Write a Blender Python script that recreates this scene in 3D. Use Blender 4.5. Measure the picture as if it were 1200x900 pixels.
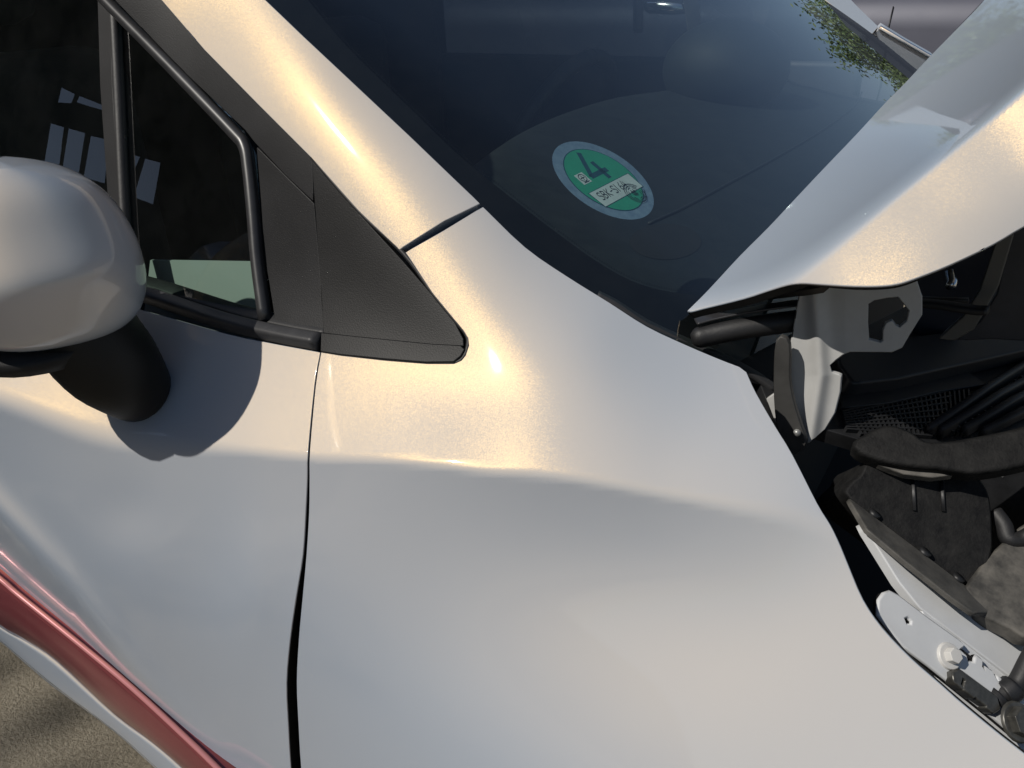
import bpy, bmesh, math, random
import numpy as np
from mathutils import Vector, Matrix
from mathutils.geometry import delaunay_2d_cdt

for o in list(bpy.data.objects): bpy.data.objects.remove(o)
scn = bpy.context.scene
random.seed(4); rng = np.random.default_rng(4)

# ------------------------------------------------------------------ camera
F = 945.9                                           # focal length in pixels of a 1200 x 900 picture
YAW, PITCH, ROLL = (math.radians(a) for a in (33.36, -27.59, -2.62))
CP, SP = math.cos(PITCH), math.sin(PITCH)
fw = np.array([-math.sin(YAW)*CP, math.cos(YAW)*CP, SP])
rt = np.cross(fw, [0, 0, 1]); rt /= np.linalg.norm(rt); up = np.cross(rt, fw)
cr_, sr_ = math.cos(ROLL), math.sin(ROLL)
rt, up = cr_*rt + sr_*up, -sr_*rt + cr_*up
C = np.array([.252, -.5128, 1.2168])
cam = bpy.data.cameras.new('camera'); cam.sensor_width = 36; cam.lens = F/1200*36
cam.clip_start = .02; cam.clip_end = 500
camo = bpy.data.objects.new('camera', cam); scn.collection.objects.link(camo)
M = Matrix([[rt[i], up[i], -fw[i], C[i]] for i in range(3)] + [[0, 0, 0, 1]])
camo.matrix_world = M; scn.camera = camo

# ------------------------------------------------------------------ light
L = np.array((-0.35962, -0.54942, 0.75420)); L /= np.linalg.norm(L)          # towards the sun
world = bpy.data.worlds.new('World'); scn.world = world; world.use_nodes = True
wn = world.node_tree; bg = wn.nodes['Background']
sky = wn.nodes.new('ShaderNodeTexSky'); sky.sky_type = 'NISHITA'; sky.sun_disc = False
sky.sun_elevation = math.asin(L[2]); sky.sun_rotation = math.atan2(L[0], L[1])
sky.air_density = 1.0; sky.dust_density = .7; sky.ozone_density = 1.0
wn.links.new(sky.outputs[0], bg.inputs[0]); bg.inputs[1].default_value = .068
sun = bpy.data.lights.new('sun', 'SUN'); sun.energy = 4.6; sun.angle = math.radians(.53); sun.color = (1, .95, .87)
suno = bpy.data.objects.new('sun', sun); scn.collection.objects.link(suno)
suno.rotation_euler = Vector(L).to_track_quat('Z', 'Y').to_euler(); suno.location = (-2, -4, 6)
scn.view_settings.view_transform = 'Standard'; scn.view_settings.look = 'None'
scn.view_settings.exposure = -0.27; scn.view_settings.gamma = 1; scn.view_settings.use_curve_mapping = False
scn.render.engine = 'CYCLES'
scn.cycles.max_bounces = 10; scn.cycles.transparent_max_bounces = 16; scn.cycles.glossy_bounces = 6
scn.cycles.caustics_reflective = False; scn.cycles.caustics_refractive = False

# ------------------------------------------------------------------ pixel geometry of the survey of the photograph
VX, VY = rt/F, -up/F
def rays(px, py):
    px = np.asarray(px, float); py = np.asarray(py, float)
    return fw + (px-600)[..., None]*VX + (py-450)[..., None]*VY
def at(px, py, X=None, Y=None, Z=None, d=None):
    v = rays(px, py)
    t = d if d is not None else (X-C[0])/v[0] if X is not None else (Y-C[1])/v[1] if Y is not None else (Z-C[2])/v[2]
    return C + v*t
def on_y(Y, px, py):
    v = rays(px, py); return C + v*((Y-C[1])/v[..., 1])[..., None]
def on_plane(p0, n):
    p0 = np.array(p0); n = np.array(n)
    def s(px, py):
        v = rays(px, py); return C + v*(((p0-C) @ n)/(v @ n))[..., None]
    return s
def plane3(a, b, c, off=0):
    P = [at(q[0], q[1], Y=q[2]) for q in (a, b, c)]
    n = np.cross(P[1]-P[0], P[2]-P[0]); n /= np.linalg.norm(n)
    if n @ (C-P[0]) < 0: n = -n
    return on_plane(P[0] + n*off, n)
class Spline:                                        # uniform bicubic B-spline Y(px, py) of a body panel
    def __init__(s, x0, y0, h, nx, ny, data):
        s.x0, s.y0, s.h, s.nx, s.ny = x0, y0, h, nx, ny
        s.c = np.array([int(t) for t in data.split()]).reshape(ny, nx)*1e-5
    def __call__(s, x, y):
        a = (np.asarray(x, float)-s.x0)/s.h; b = (np.asarray(y, float)-s.y0)/s.h
        i = np.clip(np.floor(a).astype(int), 0, s.nx-4); j = np.clip(np.floor(b).astype(int), 0, s.ny-4)
        def bas(t): return ((1-t)**3/6, (3*t**3-6*t**2+4)/6, (-3*t**3+3*t**2+3*t+1)/6, t**3/6)
        A, B = bas(a-i), bas(b-j); o = 0
        for k in range(4):
            for l in range(4): o = o + B[k]*A[l]*s.c[j+k, i+l]
        return o
def smax(a, b, k):
    h = np.clip(.5+.5*(a-b)/k, 0, 1); return b*(1-h)+a*h+k*h*(1-h)
SHOULDER = Spline(-300, -300, 40, 44, 36, '''-16346 -15504 -14634 -13732 -12795 -11816 -10785 -9696 -8540 -7309 -6001 -4615 -3154 -1623 -30 1621 3320 5059 6829 8620 10420 12218 14005 15773 17518 19237 20926 22584 24207 25793 27341 28848 30317 31746 33138 34494 35816 37107 38368 39603 40813 42001 43168 44315
-17048 -16214 -15361 -14485 -13583 -12648 -11672 -10647 -9563 -8411 -7184 -5874 -4480 -3006 -1458 154 1819 3525 5261 7013 8771 10527 12275 14011 15730 17427 19097 20736 22339 23905 25432 26920 28369 29780 31154 32493 33800 35075 36322 37543 38740 39915 41072 42210
-17746 -16916 -16075 -15219 -14347 -13450 -12523 -11556 -10540 -9463 -8316 -7088 -5771 -4366 -2877 -1316 304 1967 3660 5368 7084 8803 10520 12230 13928 15607 17260 18880 20465 22011 23519 24987 26417 27810 29166 30489 31778 33037 34267 35473 36655 37817 38961 40088
-18443 -17612 -16776 -15935 -15084 -14221 -13336 -12421 -11466 -10460 -9392 -8249 -7021 -5699 -4284 -2788 -1226 382 2022 3681 5357 7044 8738 10431 12114 13777 15413 17016 18582 20109 21598 23049 24461 25836 27175 28479 29750 30991 32204 33393 34559 35706 36835 37949
-19141 -18302 -17466 -16631 -15796 -14957 -14107 -13238 -12339 -11398 -10404 -9346 -8213 -6991 -5671 -4260 -2776 -1240 334 1943 3583 5249 6930 8612 10284 11934 13555 15140 16689 18200 19672 21105 22500 23858 25178 26463 27715 28937 30131 31301 32450 33579 34692 35790
-19844 -18992 -18148 -17312 -16484 -15660 -14835 -14003 -13151 -12269 -11344 -10365 -9326 -8216 -7019 -5727 -4353 -2916 -1416 146 1763 3418 5095 6773 8437 10075 11681 13252 14785 16281 17739 19157 20535 21874 23175 24440 25672 26872 28046 29196 30325 31436 32531 33612
-20561 -19687 -18828 -17982 -17151 -16332 -15522 -14714 -13900 -13068 -12204 -11296 -10339 -9338 -8292 -7176 -5973 -4664 -3240 -1711 -103 1554 3234 4911 6568 8195 9789 11348 12870 14355 15800 17204 18565 19886 21166 22409 23618 24797 25948 27076 28184 29274 30351 31413
-21299 -20397 -19514 -18650 -17805 -16979 -16171 -15375 -14584 -13788 -12975 -12131 -11246 -10332 -9435 -8590 -7648 -6489 -5130 -3621 -2009 -341 1345 3020 4669 6288 7874 9427 10944 12421 13855 15245 16590 17890 19149 20368 21553 22707 23834 24938 26023 27093 28150 29196
-22069 -21133 -20218 -19325 -18456 -17612 -16792 -15993 -15209 -14434 -13655 -12862 -12044 -11209 -10426 -9936 -9347 -8354 -7064 -5569 -3946 -2265 -578 1091 2735 4351 5938 7492 9008 10480 11905 13280 14607 15886 17121 18316 19474 20602 21702 22781 23843 24892 25930 26960
-22882 -21905 -20951 -20022 -19119 -18245 -17400 -16583 -15791 -15017 -14255 -13495 -12734 -11993 -11375 -11150 -10914 -10176 -8997 -7527 -5899 -4222 -2545 -882 763 2387 3984 5545 7064 8533 9948 11309 12616 13872 15082 16249 17379 18477 19550 20602 21641 22670 23693 24711
-23748 -22727 -21729 -20756 -19810 -18896 -18014 -17165 -16350 -15564 -14805 -14071 -13377 -12779 -12381 -12253 -12182 -11772 -10838 -9444 -7857 -6219 -4561 -2898 -1240 402 2017 3591 5114 6580 7984 9328 10614 11846 13028 14166 15264 16331 17374 18401 19419 20431 21442 22452
-24676 -23612 -22567 -21545 -20550 -19586 -18657 -17767 -16918 -16113 -15354 -14658 -14060 -13620 -13384 -13318 -13285 -13049 -12403 -11238 -9811 -8245 -6607 -4938 -3259 -1592 43 1631 3158 4617 6009 7336 8600 9806 10958 12062 13126 14160 15175 16178 17178 18178 19182 20190
-25674 -24570 -23480 -22408 -21359 -20339 -19357 -18420 -17534 -16708 -15960 -15316 -14814 -14488 -14332 -14284 -14228 -14019 -13610 -12864 -11698 -10235 -8639 -6969 -5271 -3582 -1929 -334 1191 2643 4022 5331 6573 7749 8866 9933 10961 11963 12951 13936 14924 15918 16920 17930
-26746 -25610 -24482 -23362 -22259 -21183 -20146 -19159 -18237 -17398 -16666 -16071 -15636 -15362 -15214 -15128 -15025 -14850 -14589 -14144 -13302 -12081 -10590 -8945 -7251 -5555 -3899 -2307 -790 652 2020 3313 4528 5670 6747 7772 8764 9737 10706 11680 12663 13658 14664 15680
-27895 -26738 -25580 -24423 -23273 -22145 -21054 -20021 -19069 -18221 -17503 -16936 -16524 -16248 -16063 -15919 -15777 -15621 -15422 -15106 -14553 -13665 -12354 -10819 -9171 -7500 -5870 -4298 -2792 -1355 6 1279 2461 3560 4591 5576 6535 7488 8448 9420 10407 11408 12421 13447
-29120 -27953 -26779 -25599 -24418 -23248 -22113 -21041 -20063 -19204 -18488 -17922 -17496 -17181 -16940 -16740 -16561 -16385 -16191 -15941 -15559 -14900 -13894 -12557 -11001 -9417 -7853 -6314 -4814 -3373 -2021 -777 361 1410 2393 3341 4280 5225 6187 7168 8165 9178 10202 11237
-30418 -29253 -28077 -26892 -25700 -24512 -23349 -22247 -21244 -20369 -19640 -19050 -18580 -18203 -17900 -17651 -17432 -17221 -16997 -16743 -16422 -15956 -15231 -14124 -12744 -11323 -9851 -8352 -6846 -5399 -4068 -2867 -1784 -791 150 1075 2009 2962 3940 4938 5952 6978 8014 9057
-31786 -30631 -29467 -28294 -27116 -25937 -24775 -23658 -22632 -21735 -20977 -20340 -19803 -19352 -18984 -18689 -18439 -18194 -17920 -17608 -17270 -16905 -16416 -15596 -14464 -13206 -11852 -10391 -8871 -7441 -6151 -5007 -3987 -3045 -2129 -1205 -256 721 1724 2745 3778 4819 5865 6915
-33216 -32078 -30937 -29793 -28648 -27507 -26378 -25280 -24246 -23324 -22508 -21785 -21169 -20644 -20212 -19881 -19605 -19333 -19014 -18631 -18219 -17825 -17451 -16929 -16113 -15060 -13832 -12383 -10898 -9524 -8283 -7208 -6250 -5338 -4419 -3471 -2488 -1475 -442 604 1655 2709 3762 4816
-34700 -33585 -32475 -31368 -30270 -29183 -28115 -27075 -26075 -25119 -24189 -23345 -22647 -22068 -21588 -21238 -20932 -20625 -20279 -19849 -19371 -18886 -18464 -18107 -17614 -16789 -15670 -14325 -12964 -11644 -10462 -9468 -8548 -7629 -6677 -5684 -4656 -3604 -2541 -1474 -409 653 1712 2766
-36227 -35140 -34063 -32998 -31948 -30918 -29913 -28932 -27957 -26942 -25898 -24949 -24162 -23548 -23072 -22731 -22389 -22019 -21655 -21229 -20746 -20231 -19735 -19308 -18898 -18267 -17327 -16177 -14975 -13751 -12675 -11736 -10812 -9855 -8850 -7804 -6730 -5646 -4561 -3480 -2407 -1341 -282 771
-37787 -36728 -35684 -34657 -33650 -32664 -31695 -30725 -29717 -28634 -27514 -26481 -25635 -25008 -24574 -24265 -23891 -23451 -23056 -22671 -22260 -21782 -21257 -20779 -20334 -19680 -18853 -17878 -16802 -15749 -14799 -13884 -12942 -11943 -10886 -9795 -8691 -7588 -6493 -5408 -4334 -3269 -2213 -1166
-39368 -38337 -37321 -36322 -35341 -34372 -33400 -32399 -31335 -30205 -29060 -27997 -27117 -26476 -26066 -25748 -25353 -24884 -24469 -24133 -23789 -23340 -22777 -22176 -21689 -21027 -20254 -19394 -18436 -17560 -16676 -15785 -14854 -13829 -12744 -11636 -10527 -9425 -8334 -7255 -6186 -5129 -4081 -3042
-40960 -39951 -38954 -37970 -36993 -36013 -35011 -33963 -32858 -31714 -30581 -29538 -28665 -28009 -27546 -27163 -26757 -26318 -25916 -25575 -25216 -24746 -24134 -23439 -22831 -22214 -21519 -20751 -19899 -19100 -18269 -17416 -16496 -15479 -14412 -13327 -12239 -11156 -10082 -9018 -7964 -6919 -5882 -4853
-42552 -41558 -40568 -39581 -38590 -37582 -36541 -35456 -34334 -33202 -32108 -31107 -30253 -29568 -29026 -28569 -28144 -27733 -27339 -26954 -26527 -26002 -25361 -24656 -23975 -23336 -22681 -21973 -21207 -20430 -19633 -18796 -17893 -16923 -15913 -14880 -13834 -12786 -11740 -10700 -9666 -8638 -7617 -6602
-44137 -43145 -42149 -41147 -40130 -39089 -38016 -36914 -35797 -34695 -33645 -32685 -31843 -31125 -30517 -29996 -29537 -29114 -28697 -28253 -27754 -27177 -26525 -25829 -25131 -24457 -23795 -23112 -22393 -21637 -20851 -20025 -19151 -18237 -17290 -16318 -15326 -14322 -13313 -12303 -11294 -10289 -9286 -8287
-45705 -44704 -43692 -42667 -41622 -40554 -39464 -38361 -37263 -36195 -35184 -34253 -33413 -32668 -32012 -31439 -30932 -30462 -29992 -29490 -28934 -28322 -27663 -26976 -26277 -25584 -24900 -24213 -23506 -22766 -21990 -21181 -20341 -19475 -18584 -17669 -16731 -15775 -14808 -13833 -12854 -11873 -10893 -9912
-47251 -46231 -45197 -44148 -43080 -41996 -40902 -39809 -38735 -37698 -36716 -35801 -34959 -34193 -33502 -32882 -32317 -31782 -31249 -30690 -30094 -29459 -28794 -28108 -27411 -26708 -26006 -25303 -24590 -23855 -23093 -22305 -21497 -20670 -19824 -18957 -18068 -17159 -16234 -15295 -14349 -13396 -12439 -11479
-48769 -47726 -46669 -45600 -44518 -43428 -42338 -41261 -40209 -39196 -38232 -37325 -36479 -35695 -34974 -34308 -33685 -33085 -32489 -31881 -31251 -30598 -29925 -29236 -28536 -27828 -27114 -26396 -25672 -24937 -24186 -23419 -22638 -21842 -21031 -20203 -19355 -18487 -17601 -16700 -15785 -14861 -13930 -12991
-50259 -49192 -48116 -47033 -45944 -44855 -43775 -42714 -41681 -40684 -39731 -38827 -37974 -37173 -36422 -35712 -35035 -34378 -33728 -33076 -32416 -31745 -31061 -30365 -29660 -28945 -28224 -27496 -26765 -26028 -25285 -24534 -23774 -23003 -22220 -21422 -20607 -19774 -18922 -18054 -17171 -16275 -15369 -14454
-51721 -50635 -49546 -48455 -47365 -46282 -45213 -44165 -43146 -42160 -41212 -40307 -39444 -38624 -37843 -37095 -36371 -35666 -34971 -34282 -33594 -32902 -32204 -31499 -30786 -30066 -29338 -28606 -27871 -27134 -26397 -25657 -24912 -24160 -23397 -22623 -21834 -21029 -20206 -19367 -18512 -17644 -16762 -15870
-53161 -52061 -50964 -49871 -48784 -47708 -46649 -45612 -44601 -43621 -42675 -41765 -40890 -40050 -39241 -38458 -37696 -36952 -36221 -35499 -34784 -34071 -33357 -32640 -31919 -31192 -30460 -29726 -28991 -28256 -27523 -26790 -26055 -25316 -24570 -23813 -23045 -22262 -21463 -20648 -19818 -18973 -18115 -17244
-54582 -53475 -52376 -51283 -50201 -49133 -48082 -47052 -46047 -45069 -44121 -43203 -42314 -41454 -40619 -39807 -39014 -38237 -37475 -36726 -35985 -35251 -34521 -33791 -33059 -32326 -31592 -30857 -30122 -29390 -28660 -27932 -27205 -26475 -25740 -24998 -24244 -23478 -22698 -21904 -21094 -20270 -19432 -18581
-55989 -54881 -53782 -52694 -51617 -50555 -49510 -48485 -47482 -46503 -45550 -44622 -43719 -42840 -41982 -41144 -40325 -39522 -38734 -37960 -37197 -36443 -35695 -34951 -34210 -33470 -32733 -31997 -31264 -30534 -29808 -29084 -28361 -27638 -26911 -26178 -25436 -24683 -23918 -23139 -22346 -21539 -20718 -19885
-57385 -56281 -55186 -54102 -53031 -51974 -50934 -49911 -48908 -47925 -46964 -46025 -45107 -44209 -43331 -42472 -41631 -40806 -39997 -39201 -38417 -37643 -36879 -36121 -35370 -34624 -33883 -33147 -32415 -31687 -30963 -30242 -29523 -28804 -28082 -27355 -26621 -25878 -25124 -24357 -23577 -22784 -21977 -21158
-58774 -57675 -56586 -55509 -54443 -53391 -52353 -51330 -50323 -49335 -48364 -47412 -46478 -45564 -44669 -43792 -42933 -42090 -41262 -40447 -39645 -38853 -38072 -37301 -36540 -35787 -35042 -34305 -33574 -32848 -32126 -31408 -30690 -29973 -29254 -28531 -27802 -27065 -26319 -25561 -24790 -24007 -23211 -22403''')
SIDE = Spline(-300, 200, 50, 40, 23, '''-29952 -29227 -28525 -27850 -27204 -26590 -26013 -25475 -24977 -24519 -24101 -23717 -23359 -23014 -22670 -22310 -21918 -21479 -20978 -20401 -19741 -18990 -18150 -17224 -16221 -15153 -14036 -12887 -11725 -10567 -9428 -8322 -7257 -6240 -5276 -4364 -3505 -2695 -1931 -1210
-30417 -29676 -28956 -28257 -27582 -26935 -26318 -25739 -25200 -24704 -24253 -23846 -23477 -23138 -22816 -22493 -22148 -21757 -21298 -20753 -20110 -19364 -18517 -17577 -16556 -15473 -14347 -13198 -12046 -10909 -9802 -8735 -7717 -6752 -5840 -4981 -4168 -3397 -2663 -1963
-30887 -30134 -29397 -28677 -27978 -27300 -26648 -26028 -25448 -24912 -24426 -23993 -23612 -23276 -22973 -22683 -22377 -22027 -21604 -21086 -20459 -19717 -18863 -17910 -16875 -15780 -14650 -13507 -12373 -11264 -10195 -9175 -8210 -7300 -6444 -5635 -4867 -4132 -3427 -2747
-31359 -30599 -29849 -29112 -28390 -27687 -27004 -26346 -25723 -25146 -24624 -24163 -23767 -23433 -23147 -22882 -22606 -22286 -21890 -21396 -20783 -20045 -19186 -18222 -17175 -16074 -14946 -13816 -12706 -11634 -10611 -9645 -8739 -7890 -7090 -6331 -5605 -4904 -4223 -3562
-31829 -31069 -30312 -29561 -28820 -28095 -27388 -26698 -26033 -25412 -24853 -24366 -23956 -23622 -23348 -23097 -22835 -22530 -22153 -21674 -21072 -20338 -19478 -18510 -17459 -16358 -15239 -14130 -13053 -12025 -11057 -10154 -9314 -8528 -7784 -7072 -6383 -5712 -5054 -4410
-32290 -31538 -30783 -30026 -29271 -28528 -27802 -27091 -26392 -25725 -25123 -24613 -24201 -23871 -23592 -23331 -23063 -22760 -22386 -21909 -21310 -20583 -19732 -18771 -17728 -16639 -15540 -14460 -13424 -12449 -11547 -10717 -9946 -9222 -8530 -7859 -7204 -6558 -5920 -5290
-32732 -31996 -31252 -30502 -29745 -28990 -28248 -27527 -26817 -26112 -25452 -24923 -24536 -24209 -23891 -23591 -23302 -22981 -22584 -22090 -21486 -20768 -19937 -19004 -17990 -16931 -15864 -14821 -13834 -12926 -12102 -11348 -10647 -9978 -9331 -8695 -8066 -7442 -6821 -6203
-33147 -32430 -31707 -30976 -30237 -29490 -28743 -28019 -27323 -26599 -25879 -25333 -24986 -24653 -24255 -23892 -23570 -23203 -22751 -22218 -21601 -20893 -20095 -19208 -18258 -17257 -16231 -15229 -14306 -13482 -12743 -12064 -11422 -10799 -10185 -9576 -8969 -8362 -7755 -7147
-33522 -32826 -32129 -31429 -30726 -30018 -29310 -28613 -27922 -27191 -26470 -25906 -25535 -25168 -24710 -24279 -23887 -23442 -22914 -22327 -21684 -20980 -20221 -19389 -18549 -17642 -16660 -15715 -14880 -14149 -13490 -12871 -12271 -11680 -11091 -10501 -9910 -9316 -8719 -8120
-33848 -33171 -32501 -31836 -31179 -30530 -29889 -29242 -28566 -27868 -27206 -26634 -26163 -25733 -25267 -24778 -24274 -23739 -23148 -22503 -21814 -21100 -20365 -19603 -18881 -18085 -17177 -16327 -15596 -14947 -14344 -13762 -13188 -12615 -12041 -11465 -10884 -10300 -9711 -9118
-34111 -33451 -32804 -32172 -31555 -30954 -30357 -29742 -29103 -28480 -27889 -27329 -26800 -26313 -25846 -25336 -24753 -24161 -23544 -22865 -22143 -21402 -20659 -19938 -19270 -18576 -17828 -17115 -16467 -15866 -15289 -14722 -14159 -13595 -13030 -12461 -11888 -11309 -10725 -10136
-34302 -33653 -33022 -32409 -31814 -31230 -30643 -30039 -29432 -28868 -28335 -27807 -27289 -26795 -26335 -25864 -25300 -24712 -24101 -23447 -22753 -22020 -21284 -20563 -19878 -19227 -18626 -18034 -17444 -16865 -16295 -15729 -15167 -14608 -14048 -13484 -12914 -12338 -11758 -11172
-34412 -33768 -33139 -32527 -31928 -31332 -30730 -30124 -29531 -28977 -28454 -27958 -27499 -27087 -26703 -26312 -25851 -25330 -24775 -24199 -23573 -22903 -22205 -21496 -20811 -20171 -19587 -19013 -18453 -17893 -17324 -16758 -16199 -15644 -15087 -14524 -13955 -13381 -12802 -12218
-34436 -33785 -33145 -32515 -31889 -31263 -30635 -30009 -29399 -28814 -28263 -27775 -27397 -27113 -26877 -26636 -26327 -25944 -25491 -24990 -24447 -23863 -23239 -22586 -21920 -21263 -20637 -20033 -19466 -18907 -18342 -17788 -17240 -16691 -16135 -15573 -15005 -14431 -13854 -13272
-34369 -33699 -33034 -32371 -31708 -31044 -30379 -29718 -29069 -28443 -27865 -27382 -27043 -26849 -26777 -26734 -26639 -26458 -26158 -25743 -25271 -24770 -24229 -23639 -23007 -22352 -21696 -21064 -20473 -19900 -19343 -18811 -18279 -17736 -17183 -16622 -16055 -15483 -14908 -14329
-34210 -33510 -32809 -32107 -31402 -30695 -29988 -29286 -28598 -27941 -27350 -26869 -26536 -26381 -26424 -26590 -26736 -26784 -26680 -26404 -26017 -25588 -25114 -24583 -23998 -23369 -22718 -22076 -21468 -20890 -20344 -19824 -19302 -18767 -18221 -17664 -17101 -16532 -15960 -15384
-33961 -33223 -32481 -31736 -30989 -30240 -29493 -28755 -28040 -27372 -26783 -26313 -26002 -25893 -26011 -26312 -26649 -26900 -26991 -26894 -26643 -26300 -25892 -25420 -24888 -24304 -23686 -23063 -22458 -21886 -21345 -20825 -20308 -19782 -19244 -18695 -18138 -17574 -17006 -16434
-33626 -32845 -32062 -31277 -30490 -29704 -28926 -28165 -27441 -26780 -26213 -25779 -25519 -25473 -25654 -26018 -26459 -26852 -27110 -27192 -27104 -26881 -26559 -26157 -25688 -25162 -24597 -24014 -23435 -22876 -22339 -21817 -21301 -20781 -20252 -19712 -19163 -18607 -18045 -17478
-33210 -32389 -31566 -30744 -29925 -29111 -28314 -27548 -26833 -26197 -25673 -25297 -25107 -25128 -25356 -25750 -26234 -26710 -27093 -27330 -27402 -27320 -27110 -26799 -26407 -25953 -25452 -24924 -24384 -23848 -23320 -22800 -22285 -21769 -21247 -20715 -20175 -19628 -19073 -18513
-32723 -31863 -31007 -30155 -29311 -28482 -27681 -26924 -26235 -25643 -25179 -24875 -24758 -24837 -25100 -25510 -26011 -26530 -26997 -27354 -27568 -27629 -27548 -27347 -27051 -26680 -26254 -25788 -25297 -24793 -24283 -23772 -23261 -22748 -22231 -21708 -21176 -20637 -20091 -19538
-32171 -31279 -30395 -29521 -28663 -27831 -27039 -26308 -25661 -25127 -24733 -24503 -24453 -24582 -24872 -25293 -25800 -26341 -26861 -27306 -27636 -27830 -27883 -27807 -27622 -27348 -27005 -26609 -26173 -25708 -25224 -24729 -24227 -23720 -23209 -22692 -22167 -21636 -21098 -20553
-31562 -30643 -29739 -28852 -27990 -27167 -26398 -25706 -25115 -24648 -24329 -24171 -24181 -24351 -24664 -25093 -25603 -26155 -26705 -27211 -27634 -27944 -28128 -28185 -28123 -27958 -27707 -27387 -27012 -26594 -26143 -25671 -25183 -24685 -24180 -23668 -23150 -22625 -22094 -21556
-30900 -29961 -29043 -28152 -27296 -26493 -25760 -25121 -24596 -24206 -23963 -23873 -23936 -24141 -24472 -24907 -25418 -25972 -26538 -27082 -27573 -27984 -28292 -28484 -28556 -28512 -28364 -28126 -27817 -27451 -27040 -26597 -26129 -25643 -25146 -24639 -24126 -23606 -23081 -22550''')
HOOD_TOP = Spline(700, -200, 80, 14, 12, '''238792 236520 231561 223724 212754 198434 180660 159470 135044 107695 77840 45950 12434 -22478
198504 196512 192109 185044 174910 161286 143891 122706 98007 70342 40403 8798 -24089 -58095
160541 158626 154531 147993 138509 125469 108378 87115 62135 34340 4600 -26515 -58722 -91918
125115 123118 119095 112807 103731 91112 74212 52783 27597 -46 -29308 -59798 -91344 -123872
92559 90453 86346 80036 71053 58575 41623 20010 -5057 -32219 -60877 -90786 -121807 -153863
63244 61171 57010 50563 41391 28688 11424 -10188 -34797 -61460 -89700 -119264 -149995 -181809
37506 35739 31785 25407 16093 2941 -14740 -36360 -60821 -87378 -115570 -145116 -175843 -207664
15579 14438 11066 5207 -3891 -17625 -36053 -58182 -83046 -109966 -138496 -168351 -199359 -231431
-2455 -2722 -5322 -10594 -19749 -34183 -53396 -76275 -101864 -129473 -158643 -189083 -220619 -253167
-16671 -16089 -18250 -23670 -33429 -48325 -67996 -91490 -117833 -146266 -176264 -207492 -239756 -272965
-27261 -26281 -28642 -34801 -45388 -60733 -80656 -104513 -131458 -160698 -191615 -223776 -256921 -290934
-34427 -33728 -36918 -44190 -55723 -71585 -91680 -115680 -143020 -172986 -204866 -238075 -272230 -307156''')
HOOD_ROLL = Spline(700, -200, 50, 20, 18, '''5349 4262 3272 2387 1614 960 426 7 -304 -517 -643 -694 -685 -631 -547 -444 -338 -239 -155 -88
4655 3549 2522 1581 738 8 -596 -1067 -1411 -1640 -1772 -1823 -1814 -1763 -1688 -1608 -1535 -1474 -1423 -1379
4000 2864 1795 800 -108 -912 -1591 -2128 -2517 -2771 -2910 -2960 -2948 -2900 -2841 -2788 -2747 -2711 -2672 -2625
3387 2205 1088 41 -926 -1797 -2553 -3167 -3618 -3906 -4057 -4104 -4087 -4045 -4008 -3987 -3973 -3946 -3896 -3820
2824 1575 398 -704 -1722 -2649 -3471 -4167 -4700 -5043 -5211 -5255 -5235 -5208 -5205 -5215 -5208 -5164 -5080 -4956
2323 972 -283 -1444 -2511 -3480 -4347 -5106 -5729 -6161 -6369 -6413 -6400 -6412 -6449 -6465 -6430 -6339 -6202 -6026
1891 401 -960 -2193 -3307 -4310 -5203 -5984 -6663 -7208 -7514 -7579 -7613 -7687 -7734 -7705 -7599 -7440 -7246 -7024
1528 -130 -1629 -2961 -4132 -5163 -6070 -6848 -7504 -8095 -8591 -8770 -8925 -9027 -9001 -8866 -8670 -8443 -8199 -7943
1216 -612 -2275 -3749 -5009 -6069 -6974 -7747 -8369 -8839 -9493 -10032 -10305 -10299 -10124 -9877 -9607 -9331 -9053 -8776
921 -1046 -2875 -4532 -5949 -7073 -7948 -8681 -9327 -9806 -10384 -11152 -11379 -11244 -10986 -10693 -10393 -10095 -9803 -9517
606 -1460 -3424 -5264 -6904 -8201 -9066 -9703 -10183 -10825 -11181 -11448 -11694 -11707 -11541 -11292 -11015 -10731 -10447 -10163
238 -1903 -3963 -5934 -7779 -9368 -10373 -10810 -11269 -11464 -11499 -11500 -11671 -11813 -11809 -11678 -11474 -11237 -10982 -10715
-206 -2415 -4551 -6607 -8557 -10340 -11727 -12128 -12231 -12137 -11897 -11722 -11723 -11828 -11905 -11888 -11782 -11615 -11411 -11176
-741 -3020 -5224 -7346 -9360 -11184 -12585 -13201 -13190 -12882 -12479 -12148 -11971 -11941 -11981 -12007 -11974 -11880 -11736 -11550
-1377 -3727 -5987 -8143 -10148 -11889 -13188 -13889 -13974 -13654 -13183 -12735 -12403 -12214 -12140 -12123 -12105 -12056 -11966 -11839
-2118 -4529 -6815 -8949 -10868 -12472 -13657 -14358 -14560 -14355 -13920 -13421 -12974 -12637 -12420 -12298 -12229 -12176 -12116 -12044
-2963 -5410 -7674 -9725 -11509 -12963 -14040 -14720 -15010 -14948 -14620 -14148 -13645 -13188 -12821 -12555 -12379 -12268 -12201 -12169
-3910 -6355 -8546 -10462 -12080 -13379 -14354 -15009 -15361 -15435 -15261 -14890 -14392 -13849 -13334 -12896 -12565 -12346 -12232 -12215''')
def crease_k(x): return .002 + .0015*np.clip((np.asarray(x, float)-520)/420, 0, 1)**1.5 + .004*np.clip((300-np.asarray(x, float))/300, 0, 1)
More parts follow.
